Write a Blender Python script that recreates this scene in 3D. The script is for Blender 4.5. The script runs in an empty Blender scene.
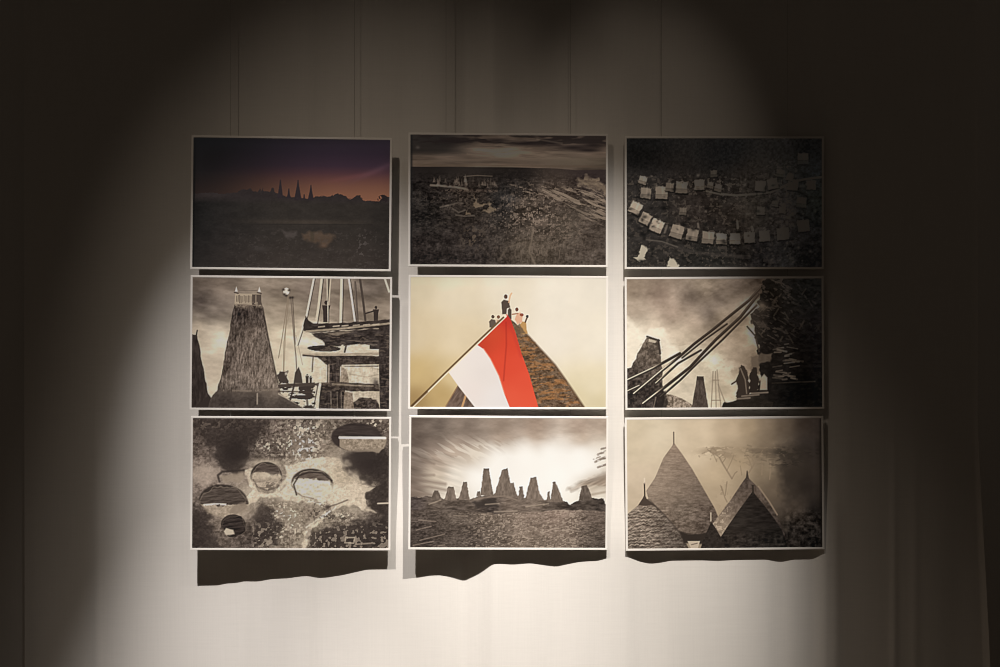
import bpy, math
import numpy as np
from mathutils import Vector

C = bpy.context.scene.collection
S = 333.0                 # photograph pixels per metre on the wall
D = 4.0                   # camera to wall, metres
EYE = 1.5                 # camera height


def px(x, y, Y=0.0):
    """world point at depth Y (wall plane = 0, towards the camera negative) seen at photograph pixel x, y"""
    k = (D + Y) / D / S
    return Vector(((x - 500.0) * k, Y, EYE + (333.5 - y) * k))


# ------------------------------------------------------------------ camera
cam = bpy.data.objects.new('camera', bpy.data.cameras.new('camera'))
C.objects.link(cam)
cam.location = (0, -D, EYE)
cam.rotation_euler = (math.pi / 2, 0, 0)
cam.data.sensor_width = 36
cam.data.lens = 36 * D * S / 1000.0
cam.data.clip_start = 0.05
sc = bpy.context.scene
sc.camera = cam
vs = sc.view_settings
vs.view_transform = 'Standard'
vs.look = 'None'
vs.gamma = 1.0
vs.exposure = 0.0
vs.use_curve_mapping = False
sc.cycles.filter_width = 1.1

# ------------------------------------------------------------------ world: the dim room around
w = bpy.data.worlds.new('world')
sc.world = w
w.use_nodes = True
w.node_tree.nodes['Background'].inputs[0].default_value = (1.26, 1.0, 0.78, 1)
w.node_tree.nodes['Background'].inputs[1].default_value = 0.0150

# ------------------------------------------------------------------ the two ceiling spotlights (each a few nested beams of one lamp)
GAIN = 4.5


def spot(name, pos, aim, half, blend, power, color):
    l = bpy.data.lights.new(name, 'SPOT')
    l.energy = power * GAIN
    l.color = color
    l.spot_size = 2 * half
    l.spot_blend = blend
    l.shadow_soft_size = 0.012
    o = bpy.data.objects.new(name, l)
    C.objects.link(o)
    o.location = pos
    o.rotation_euler = (Vector(aim) - Vector(pos)).to_track_quat('-Z', 'Y').to_euler()
    return o


LAMP_Y = -2.274
LAMP_A = (-1.146, LAMP_Y, EYE + 3.270)
LAMP_B = (0.547, LAMP_Y, EYE + 3.318)


def wall_at(x, y):          # x, y measured in photograph pixels from its centre
    return (x / S, 0, EYE - y / S)


CORE_A = (1.0, 0.955, 0.93)
CORE_B = (1.0, 0.945, 0.885)
HALO = (1.0, 0.84, 0.68)
#      lamp, aim (pixels from centre), half cone, blend, strength, colour
for lamp, ax, ay, half, blend, power, col in (
        (LAMP_A, -128.8, 261.8, 0.1878, 0.85, 149.4, CORE_A),
        (LAMP_A, -242.6, 653.3, 0.1459, 0.853, 150.0, CORE_A),
        (LAMP_A, -12.0, 342.7, 0.3243, 1.0, 27.3, HALO),
        (LAMP_B, 63.4, 258.5, 0.1796, 1.0, 294.6, CORE_B),
        (LAMP_B, -162.1, 789.4, 0.3315, 0.913, 14.0, CORE_B),
        (LAMP_B, 136.4, -128.8, 0.1331, 1.0, 8.2, HALO),
        (LAMP_A, -268.0, 140.0, 0.105, 1.0, 17.0, CORE_A)):
    spot('ceiling_spotlight', lamp, wall_at(ax, ay), half, blend, power, col)

# ------------------------------------------------------------------ helpers
def material(name):
    m = bpy.data.materials.new(name)
    m.use_nodes = True
    b = m.node_tree.nodes['Principled BSDF']
    return m, m.node_tree.nodes, m.node_tree.links, b


def mesh_obj(name, verts, faces, mat, parent=None, smooth=False):
    me = bpy.data.meshes.new(name)
    me.from_pydata([tuple(v) for v in verts], [], faces)
    me.materials.append(mat)
    if smooth:
        me.polygons.foreach_set('use_smooth', [True] * len(me.polygons))
    me.update()
    o = bpy.data.objects.new(name, me)
    C.objects.link(o)
    o.parent = parent
    return o


def grid_mesh(name, P, mat, parent=None, smooth=True, color=None):
    """P: rows x cols x 3 array of points"""
    R, N = P.shape[:2]
    me = bpy.data.meshes.new(name)
    idx = np.arange(R * N).reshape(R, N)
    q = np.stack([idx[:-1, :-1], idx[:-1, 1:], idx[1:, 1:], idx[1:, :-1]], -1).reshape(-1, 4)
    nf = len(q)
    me.vertices.add(R * N)
    me.vertices.foreach_set('co', P.reshape(-1).astype(np.float32))
    me.loops.add(nf * 4)
    me.loops.foreach_set('vertex_index', q.reshape(-1).astype(np.int32))
    me.polygons.add(nf)
    me.polygons.foreach_set('loop_start', np.arange(0, nf * 4, 4, dtype=np.int32))
    me.update(calc_edges=True)
    me.polygons.foreach_set('use_smooth', np.full(nf, smooth))
    if color is not None:
        a = me.color_attributes.new('ink', 'FLOAT_COLOR', 'POINT')
        rgba = np.ones((R * N, 4), np.float32)
        rgba[:, :3] = color.reshape(-1, 3)
        a.data.foreach_set('color', rgba.reshape(-1))
    me.materials.append(mat)
    me.validate()
    o = bpy.data.objects.new(name, me)
    C.objects.link(o)
    o.parent = parent
    return o


def box(x0, x1, y0, y1, z0, z1, verts, faces):
    b = len(verts)
    for z in (z0, z1):
        verts += [(x0, y0, z), (x1, y0, z), (x1, y1, z), (x0, y1, z)]
    faces += [tuple(b + i for i in f) for f in
              ((0, 3, 2, 1), (4, 5, 6, 7), (0, 1, 5, 4), (1, 2, 6, 5), (2, 3, 7, 6), (3, 0, 4, 7))]


# ------------------------------------------------------------------ materials
def fabric(name, base):
    m, n, l, b = material(name)
    tc = n.new('ShaderNodeTexCoord')

    def threads(sx, sz, scale):
        mp = n.new('ShaderNodeMapping')
        mp.inputs['Scale'].default_value = (sx, 1, sz)
        t = n.new('ShaderNodeTexNoise')
        t.inputs['Scale'].default_value = scale
        t.inputs['Detail'].default_value = 3
        l.new(tc.outputs['Object'], mp.inputs['Vector'])
        l.new(mp.outputs['Vector'], t.inputs['Vector'])
        return t
    warp = threads(1.0, 0.025, 260)
    weft = threads(0.03, 1.0, 240)
    ad = n.new('ShaderNodeMath')
    ad.operation = 'ADD'
    l.new(warp.outputs['Fac'], ad.inputs[0])
    l.new(weft.outputs['Fac'], ad.inputs[1])
    ramp = n.new('ShaderNodeMapRange')
    ramp.inputs['From Min'].default_value = 0.6
    ramp.inputs['From Max'].default_value = 1.4
    ramp.inputs['To Min'].default_value = 0.972
    ramp.inputs['To Max'].default_value = 1.028
    l.new(ad.outputs[0], ramp.inputs['Value'])
    mx = n.new('ShaderNodeMix')
    mx.data_type = 'RGBA'
    mx.blend_type = 'MULTIPLY'
    mx.inputs['Factor'].default_value = 1
    mx.inputs['A'].default_value = (*base, 1)
    l.new(ramp.outputs['Result'], mx.inputs['B'])
    l.new(mx.outputs['Result'], b.inputs['Base Color'])
    bp = n.new('ShaderNodeBump')
    bp.inputs['Strength'].default_value = 0.08
    bp.inputs['Distance'].default_value = 0.001
    l.new(ad.outputs[0], bp.inputs['Height'])
    l.new(bp.outputs['Normal'], b.inputs['Normal'])
    b.inputs['Roughness'].default_value = 0.95
    b.inputs['Specular IOR Level'].default_value = 0.05
    return m


M_CLOTH = fabric('cream_linen_fabric', (0.80, 0.765, 0.715))


def plain(name, color, rough, spec=0.3, metal=0.0, grain=0.0, scale=60):
    m, n, l, b = material(name)
    b.inputs['Roughness'].default_value = rough
    b.inputs['Specular IOR Level'].default_value = spec
    b.inputs['Metallic'].default_value = metal
    t = n.new('ShaderNodeTexNoise')
    t.inputs['Scale'].default_value = scale
    r = n.new('ShaderNodeMapRange')
    r.inputs['To Min'].default_value = 1 - grain
    r.inputs['To Max'].default_value = 1 + grain
    l.new(t.outputs['Fac'], r.inputs['Value'])
    mx = n.new('ShaderNodeMix')
    mx.data_type = 'RGBA'
    mx.blend_type = 'MULTIPLY'
    mx.inputs['Factor'].default_value = 1
    mx.inputs['A'].default_value = (*color, 1)
    l.new(r.outputs['Result'], mx.inputs['B'])
    l.new(mx.outputs['Result'], b.inputs['Base Color'])
    return m


M_FRAME = plain('white_painted_frame', (0.93, 0.89, 0.835), 0.6, 0.2, grain=0.02)
M_BACK = plain('grey_backing_board', (0.22, 0.20, 0.18), 0.9, 0.1, grain=0.1)
M_WIRE = plain('steel_wire', (0.55, 0.52, 0.48), 0.4, 0.5, 0.8, grain=0.1)
M_FLOOR = plain('dark_floor', (0.16, 0.13, 0.10), 0.6, 0.2, grain=0.15, scale=8)
M_CEIL = plain('dark_ceiling', (0.10, 0.09, 0.08), 0.9, 0.1, grain=0.1, scale=8)


def paper(name):
    m, n, l, b = material(name)
    a = n.new('ShaderNodeAttribute')
    a.attribute_name = 'ink'
    l.new(a.outputs['Color'], b.inputs['Base Color'])
    b.inputs['Roughness'].default_value = 0.75
    b.inputs['Specular IOR Level'].default_value = 0.08
    return m


M_PRINT = paper('matt_photographic_print')

# ------------------------------------------------------------------ frame depth, and the cloth's relief
# front depth of each column of pictures (metres in front of the wall plane) at its left and right edge
COLS = [(191.0, 391.3, 0.055, 0.040), (408.4, 608.0, 0.058, 0.035), (624.9, 824.0, 0.030, 0.030)]
# gap between picture and cloth along the foot of the pictures, in pixels of cast shadow
DROP = [[(198, 35), (217, 34.6), (225, 32.8), (237, 32), (243, 30.5), (256, 30.8), (272, 28.2), (287, 27.5),
         (302, 25.5), (308, 25.2), (318, 27.2), (325, 27), (343, 24.2), (367, 18.9), (387, 18.6), (396, 18.6)],
        [(403, 29), (417, 27.5), (430, 25.4), (440, 25), (450, 26.7), (464, 30.8), (480, 23.2), (493, 14), (500, 13.8),
         (513, 14.6), (530, 13.2), (543, 15), (556, 16.6), (567, 14.2), (577, 12.2), (588, 11.2), (597, 11), (607, 8.2)],
        [(626, 5.8), (640, 11), (650, 13), (660, 12.1), (670, 10.2), (700, 10), (717, 10.8), (735, 10), (766, 9.9),
         (775, 11.8), (781, 12.4), (792, 10.2), (812, 10), (824, 3.5)]]
kx, ky = [0, 60, 95, 150], [0.02, 0.016, 0.010, 0.014]
for (x0, x1, f0, f1), dr in zip(COLS, DROP):
    for x, d in dr:
        kx.append(x)
        ky.append(d / 1.56 / S - (f0 + (f1 - f0) * (x - x0) / (x1 - x0)))
kx += [850, 900, 1000]
ky += [-0.016, -0.010, 0.0]
XS = np.linspace(0, 1000, 1401)
YS = np.interp(XS, kx, ky)
ker = np.hanning(17)
ker /= ker.sum()
YS = np.convolve(np.pad(YS, 8, mode='edge'), ker, 'valid')


def smooth(a, b, t):
    t = np.clip((t - a) / (b - a), 0, 1)
    return t * t * (3 - 2 * t)


def cloth_depth(x, y):
    Y = np.interp(x, XS, YS)
    Y = Y + 0.0145 * smooth(548, 455, y) * smooth(150, 200, x) * smooth(850, 820, x)
    low = smooth(330, 640, y)
    for c, wd, a in ((97, 6, -0.004), (20, 10, 0.004), (834, 5, -0.003), (893, 4, -0.004), (914, 5, -0.003), (960, 14, 0.004)):
        Y = Y + a * low * np.exp(-((x - c) / wd) ** 2)
    return Y


# ------------------------------------------------------------------ the setting
def structure(o):
    o['kind'] = 'structure'
    return o


rows_y = np.concatenate([np.linspace(-832, 0, 12), np.linspace(12, 430, 36), np.linspace(436, 560, 32), np.linspace(570, 832, 20)])
t = np.linspace(0, 1, 1300)
P = np.zeros((len(rows_y), len(t), 3))
for i, y in enumerate(rows_y):
    xr = 977 + 10.5 * float(np.clip((y - 430) / 240, 0, 1.6))
    x = 22 + (xr - 22) * t
    Y = cloth_depth(x, np.full_like(x, y))
    Y = Y - (0.003 + 0.020 * smooth(380, 660, np.array(y))) * np.clip((x - (xr - 5)) / 5, 0, 1) ** 2   # its right edge curls forward
    P[i, :, 0] = (x - 500) / S
    P[i, :, 1] = Y
    P[i, :, 2] = EYE + (333.5 - y) / S
structure(grid_mesh('wall_back', P[::-1], M_CLOTH))


def side_panel(name, x0, x1, y0, y1):
    u = np.linspace(0, 1, 40)
    z = np.linspace(0, 5.0, 12)
    Q = np.zeros((len(z), len(u), 3))
    Q[:, :, 0] = (x0 + (x1 - x0) * u)[None]
    Q[:, :, 1] = (y0 + (y1 - y0) * u + 0.006 * np.sin(u * 17))[None]
    Q[:, :, 2] = z[:, None]
    structure(grid_mesh(name, Q, M_CLOTH))


side_panel('wall_left', -2.4, (30 - 500) / S, 0.30, 0.030)
side_panel('wall_right', (970 - 500) / S, 2.4, 0.050, 0.55)
v, f = [], []
box(-2.5, 2.5, -4.6, 0.6, -0.1, 0.0, v, f)
structure(mesh_obj('floor', v, f, M_FLOOR))
v, f = [], []
box(-2.5, 2.5, -4.6, 0.6, 5.0, 5.1, v, f)
structure(mesh_obj('ceiling', v, f, M_CEIL))

# ------------------------------------------------------------------ the prints: each is drawn as ink on paper
# u, v: drawing coordinates (978 x 667 per picture, 4.445 units per photograph pixel)
RECT = {(0, 0): (55, 935, 56, 634), (0, 1): (48, 917, 44, 620), (0, 2): (53, 922, 60, 634),
        (1, 0): (54, 932, 47, 624), (1, 1): (46, 920, 40, 619), (1, 2): (55, 922, 49, 622),
        (2, 0): (53, 926, 47, 623), (2, 1): (48, 916, 45, 622), (2, 2): (57, 922, 51, 624)}


def lattice(seed):
    return np.random.default_rng(seed).random((128, 128))


class Art:
    def __init__(self, rect, base):
        u0, u1, v0, v1 = rect
        self.U, self.V = np.meshgrid(np.linspace(u0, u1, NX), np.linspace(v0, v1, NZ))
        self.c = np.zeros((NZ, NX, 3)) + np.array(base, float)
        self.seed = int(sum(base)) * 7 + 1

    def noise(self, su, sv, octaves=3, ang=0.0, seed=None):
        """fractal value noise, 0..1, feature size su x sv"""
        if seed is None:
            self.seed += 11
            seed = self.seed
        ca, sa = math.cos(ang), math.sin(ang)
        a, b = (self.U * ca + self.V * sa) / su, (-self.U * sa + self.V * ca) / sv
        out, amp, tot = 0, 1.0, 0
        for o in range(octaves):
            L = lattice(seed + o)
            i, j = np.floor(a).astype(int), np.floor(b).astype(int)
            fa, fb = a - i, b - j
            fa, fb = fa * fa * (3 - 2 * fa), fb * fb * (3 - 2 * fb)
            g = lambda p, q: L[(i + p) % 128, (j + q) % 128]
            out = out + amp * ((g(0, 0) * (1 - fa) + g(1, 0) * fa) * (1 - fb) + (g(0, 1) * (1 - fa) + g(1, 1) * fa) * fb)
            tot += amp
            amp *= 0.55
            a, b = a * 2.03 + 5, b * 2.03 + 9
        n = out / tot
        return np.clip((n - 0.5) * 1.7 + 0.5, 0, 1)

    def mix(self, mask, col):
        m = np.clip(mask, 0, 1)[..., None]
        self.c = self.c * (1 - m) + np.asarray(col, float) * m

    def scale(self, mask, k):
        """multiply tone by k where mask"""
        m = np.clip(mask, 0, 1)[..., None]
        self.c = self.c * (1 - m + m * np.asarray(k, float).reshape(np.shape(k) + (1,)) if np.ndim(k) == 2 else 1 - m + m * k)

    def grain(self, mask, amount, su, sv, octaves=3, ang=0.0):
        n = self.noise(su, sv, octaves, ang) - 0.5
        self.c = np.clip(self.c + (np.clip(mask, 0, 1) * n * amount)[..., None] * np.array([1.05, 0.97, 0.9]), 4, 255)

    def ramp(self, pts):
        """smooth scattered-colour field: pts = (u, v, (r, g, b)), inverse distance weighted"""
        num, den = 0, 0
        for u, v, col in pts:
            d = ((self.U - u) ** 2 + (self.V - v) ** 2) / 1e4 + 0.16
            wgt = d ** -1.6
            num = num + wgt[..., None] * np.array(col, float)
            den = den + wgt
        return num / den[..., None]

    def poly(self, pts, soft=3.0, rough=0.0, rs=25):
        """soft mask of a polygon, its outline optionally roughened"""
        P = np.array(pts, float)
        U, V = self.U, self.V
        if rough:
            U = U + (self.noise(rs, rs, 2) - 0.5) * 2 * rough
            V = V + (self.noise(rs, rs, 2) - 0.5) * 2 * rough
        inside = np.zeros(U.shape, bool)
        d2 = np.full(U.shape, 1e9)
        for (x0, y0), (x1, y1) in zip(P, np.roll(P, -1, 0)):
            ex, ey = x1 - x0, y1 - y0
            t = np.clip(((U - x0) * ex + (V - y0) * ey) / (ex * ex + ey * ey + 1e-9), 0, 1)
            d2 = np.minimum(d2, (U - x0 - t * ex) ** 2 + (V - y0 - t * ey) ** 2)
            if y0 != y1:
                inside ^= ((y0 > V) != (y1 > V)) & (U < ex * (V - y0) / ey + x0)
        d = np.sqrt(d2) * np.where(inside, 1, -1)
        return np.clip(d / soft + 0.5, 0, 1)

    def line(self, pts, width, soft=3.0):
        d2 = np.full(self.U.shape, 1e9)
        for (x0, y0), (x1, y1) in zip(pts[:-1], pts[1:]):
            ex, ey = x1 - x0, y1 - y0
            t = np.clip(((self.U - x0) * ex + (self.V - y0) * ey) / (ex * ex + ey * ey + 1e-9), 0, 1)
            d2 = np.minimum(d2, (self.U - x0 - t * ex) ** 2 + (self.V - y0 - t * ey) ** 2)
        return np.clip((width / 2 - np.sqrt(d2)) / soft + 0.5, 0, 1)

    def blob(self, u, v, ru, rv, ang=0.0, hard=1.0):
        ca, sa = math.cos(ang), math.sin(ang)
        a, b = (self.U - u) * ca + (self.V - v) * sa, -(self.U - u) * sa + (self.V - v) * ca
        r = np.sqrt((a / ru) ** 2 + (b / rv) ** 2)
        return np.clip((1.0 - r) * 3 * hard + 0.5, 0, 1) if hard > 1 else np.exp(-(r ** 2) * 1.2)

    def finish(self, contrast, pivot):
        """tone curve and the crisp edges of a sharpened print"""
        b = self.c
        for ax in (0, 1):
            pad = [(0, 0)] * 3
            pad[ax] = (2, 2)
            q = np.pad(b, pad, mode='edge')
            n = b.shape[ax]
            b = sum(np.take(q, range(k, k + n), ax) for k in range(5)) / 5.0
        self.c = np.clip(pivot + (self.c + 0.7 * (self.c - b) - pivot) * contrast, 6, 252)

    def person(self, u, v, h, col, lean=0.0, arms=()):
        """small standing figure, feet at u, v, height h"""
        w_ = h * 0.13
        top = u + lean * h
        self.mix(self.poly([(u - w_, v), (u - w_ * 1.1, v - h * .5), (top - w_ * 1.5, v - h * .78), (top + w_ * 1.5, v - h * .78),
                            (u + w_ * 1.1, v - h * .5), (u + w_, v)]), col)
        self.mix(self.blob(top, v - h * .9, h * .09, h * .1, hard=2), col)
        for (a, b) in arms:
            self.mix(self.line([(top, v - h * .72), (a, b)], h * .09), col)


def lin(c):
    c = np.clip(c, 0, 255) / 255.0
    return np.where(c < 0.04045, c / 12.92, ((c + 0.055) / 1.055) ** 2.4)
PAPER_LIGHT = {  # lamp light rendered on blank paper; its inverse is put into the ink
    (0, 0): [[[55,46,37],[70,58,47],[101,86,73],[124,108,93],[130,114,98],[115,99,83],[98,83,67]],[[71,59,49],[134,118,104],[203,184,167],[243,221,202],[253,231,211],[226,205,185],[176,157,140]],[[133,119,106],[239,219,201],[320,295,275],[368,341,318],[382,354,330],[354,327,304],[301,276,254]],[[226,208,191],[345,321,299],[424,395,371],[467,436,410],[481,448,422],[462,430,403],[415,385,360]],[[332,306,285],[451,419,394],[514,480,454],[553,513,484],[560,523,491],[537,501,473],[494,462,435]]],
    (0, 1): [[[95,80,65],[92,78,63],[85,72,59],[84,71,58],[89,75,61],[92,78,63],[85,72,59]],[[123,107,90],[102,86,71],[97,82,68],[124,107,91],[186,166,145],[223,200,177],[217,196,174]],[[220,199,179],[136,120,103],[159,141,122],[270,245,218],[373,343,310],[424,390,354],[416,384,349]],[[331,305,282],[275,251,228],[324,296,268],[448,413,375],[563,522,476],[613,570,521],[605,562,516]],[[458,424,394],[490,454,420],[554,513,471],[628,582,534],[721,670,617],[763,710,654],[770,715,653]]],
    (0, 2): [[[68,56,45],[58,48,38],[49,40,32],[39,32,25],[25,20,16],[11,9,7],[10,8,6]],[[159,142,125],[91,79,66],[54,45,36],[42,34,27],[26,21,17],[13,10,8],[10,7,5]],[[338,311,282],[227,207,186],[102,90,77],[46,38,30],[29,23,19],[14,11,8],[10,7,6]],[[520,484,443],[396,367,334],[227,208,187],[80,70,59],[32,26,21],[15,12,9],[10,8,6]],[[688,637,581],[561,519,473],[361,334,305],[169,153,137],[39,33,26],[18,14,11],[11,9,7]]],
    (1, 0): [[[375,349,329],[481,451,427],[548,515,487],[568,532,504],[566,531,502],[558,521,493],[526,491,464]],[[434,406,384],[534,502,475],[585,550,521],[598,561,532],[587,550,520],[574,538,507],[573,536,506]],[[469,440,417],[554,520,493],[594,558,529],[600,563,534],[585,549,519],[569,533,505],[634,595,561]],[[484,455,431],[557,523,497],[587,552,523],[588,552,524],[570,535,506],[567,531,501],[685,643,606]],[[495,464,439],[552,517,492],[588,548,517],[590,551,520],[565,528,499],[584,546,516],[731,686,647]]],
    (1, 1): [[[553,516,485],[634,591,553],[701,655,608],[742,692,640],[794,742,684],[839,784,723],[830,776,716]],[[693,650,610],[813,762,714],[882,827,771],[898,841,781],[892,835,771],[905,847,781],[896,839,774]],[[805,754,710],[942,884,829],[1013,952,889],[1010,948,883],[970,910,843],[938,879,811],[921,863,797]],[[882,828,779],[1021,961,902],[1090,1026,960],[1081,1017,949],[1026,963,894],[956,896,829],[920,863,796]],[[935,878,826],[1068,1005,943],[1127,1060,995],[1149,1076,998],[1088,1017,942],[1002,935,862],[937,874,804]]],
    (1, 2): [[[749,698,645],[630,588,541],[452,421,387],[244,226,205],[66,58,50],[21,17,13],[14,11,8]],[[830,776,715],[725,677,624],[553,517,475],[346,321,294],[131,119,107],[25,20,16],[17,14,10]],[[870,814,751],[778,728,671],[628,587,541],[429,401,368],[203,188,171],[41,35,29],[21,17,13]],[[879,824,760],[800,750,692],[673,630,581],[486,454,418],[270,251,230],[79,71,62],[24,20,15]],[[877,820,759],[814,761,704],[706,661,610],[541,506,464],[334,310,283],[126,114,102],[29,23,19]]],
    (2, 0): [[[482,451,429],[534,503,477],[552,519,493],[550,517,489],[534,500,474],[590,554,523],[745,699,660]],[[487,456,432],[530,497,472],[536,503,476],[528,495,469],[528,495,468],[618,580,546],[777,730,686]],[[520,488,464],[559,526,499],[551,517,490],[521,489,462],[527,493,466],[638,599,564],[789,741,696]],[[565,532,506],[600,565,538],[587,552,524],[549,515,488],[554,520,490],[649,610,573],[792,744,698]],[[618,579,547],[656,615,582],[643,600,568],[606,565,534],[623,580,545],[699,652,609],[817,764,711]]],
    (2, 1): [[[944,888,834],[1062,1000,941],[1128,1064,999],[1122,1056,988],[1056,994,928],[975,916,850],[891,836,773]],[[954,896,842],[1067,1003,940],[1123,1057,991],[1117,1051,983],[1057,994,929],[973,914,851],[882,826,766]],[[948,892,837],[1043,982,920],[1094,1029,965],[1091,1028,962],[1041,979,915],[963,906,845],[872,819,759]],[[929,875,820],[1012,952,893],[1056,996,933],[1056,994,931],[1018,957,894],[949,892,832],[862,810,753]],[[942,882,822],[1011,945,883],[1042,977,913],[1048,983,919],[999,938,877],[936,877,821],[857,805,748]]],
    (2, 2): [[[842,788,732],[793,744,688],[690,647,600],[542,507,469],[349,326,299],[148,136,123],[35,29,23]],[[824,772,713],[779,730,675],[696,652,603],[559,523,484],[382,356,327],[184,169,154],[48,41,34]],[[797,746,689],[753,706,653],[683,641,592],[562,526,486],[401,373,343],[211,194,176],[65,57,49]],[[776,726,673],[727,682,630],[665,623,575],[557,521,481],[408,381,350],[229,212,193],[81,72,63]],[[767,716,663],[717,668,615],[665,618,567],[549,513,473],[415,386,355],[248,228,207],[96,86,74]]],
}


def dusk(a):
    U, V = a.U, a.V
    vs_ = np.array([56, 120, 175, 205, 235, 265, 300, 330])
    sky = np.stack([np.interp(V, vs_, q) for q in ([38, 44, 55, 74, 96, 112, 126, 132], [31, 33, 38, 45, 58, 70, 80, 83], [38, 43, 49, 50, 51, 54, 58, 60])], -1)
    dark = np.stack([np.interp(V, [56, 200, 320], q) for q in ([19, 26, 44], [19, 23, 33], [20, 24, 30])], -1)
    h = smooth(40, 720, U)[..., None]
    a.c = dark * (1 - h) + sky * h
    a.mix(0.35 * a.blob(870, 195, 130, 14, -0.42), (104, 68, 76))
    a.mix(0.3 * a.blob(760, 225, 120, 12, -0.2), (120, 66, 66))
    a.c = (a.c * .84 + a.c.mean(-1)[..., None] * .16) * .95
    land = np.stack([np.interp(U, [55, 200, 450, 800, 930], q) for q in ([25, 36, 47, 45, 38], [24, 33, 42, 40, 34], [23, 31, 38, 36, 31])], -1)
    land = land + (smooth(400, 630, V) * 8)[..., None] * np.array([1.2, 0.9, 0.8])
    m = a.poly([(40, 306), (130, 301), (180, 305), (255, 300), (268, 286), (312, 283), (330, 296), (348, 292), (352, 277), (358, 293), (366, 278),
                (372, 292), (400, 294), (410, 276), (420, 293), (430, 300), (470, 312), (560, 324), (600, 316), (640, 310), (668, 314),
                (690, 301), (715, 300), (742, 309), (752, 322), (768, 320), (785, 305), (802, 307), (815, 328), (850, 327), (885, 334), (898, 325),
                (897, 305), (915, 303), (925, 312), (945, 306), (945, 700), (40, 700)], 4, 3, 9)
    a.mix(m, np.array([44, 38, 37]))
    a.mix(m * smooth(315, 355, V), land)
    for u, t, b, w_ in ((445, 240, 322, 13), (483, 279, 325, 11), (524, 240, 330, 17), (552, 304, 328, 8), (582, 262, 330, 14)):
        a.mix(a.poly([(u - 2, t), (u + 2, t), (u + 5, t + 25), (u + w_, b), (u - w_, b), (u - 5, t + 25)], 4), (43, 36, 38))
    a.mix(a.blob(905, 320, 24, 18, hard=2) * (a.noise(9, 9) > .42), (36, 30, 30))
    a.mix(0.7 * a.blob(560, 428, 260, 12), (66, 57, 49))
    a.mix(0.55 * a.line([(300, 440), (860, 436)], 4), (38, 34, 31))
    a.mix(0.9 * a.poly([(545, 475), (640, 472), (695, 490), (680, 520), (640, 535), (560, 510)], 14, 8), (80, 65, 53))
    a.mix(0.6 * a.poly([(580, 470), (600, 470), (598, 512), (584, 512)], 6), (62, 54, 44))
    a.mix(0.7 * a.poly([(455, 465), (520, 470), (515, 498), (470, 500)], 12, 6), (74, 66, 62))
    a.mix(0.5 * a.blob(640, 532, 22, 12), (104, 78, 60))
    s = a.noise(12, 9)
    a.mix(0.5 * smooth(.68, .85, s) * a.blob(815, 540, 26, 75), (92, 84, 80))
    a.mix(0.22 * smooth(.66, .85, s) * smooth(440, 480, V) * smooth(150, 320, U), (78, 70, 66))
    a.mix(0.5 * a.blob(355, 550, 28, 12), (66, 60, 57))
    a.grain(m, 6, 40, 22)
    a.grain(m, 3, 8, 6)
    a.mix(a.line([(62, 40), (58, 660)], 8, 6) * .7, (16, 16, 16))


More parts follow.
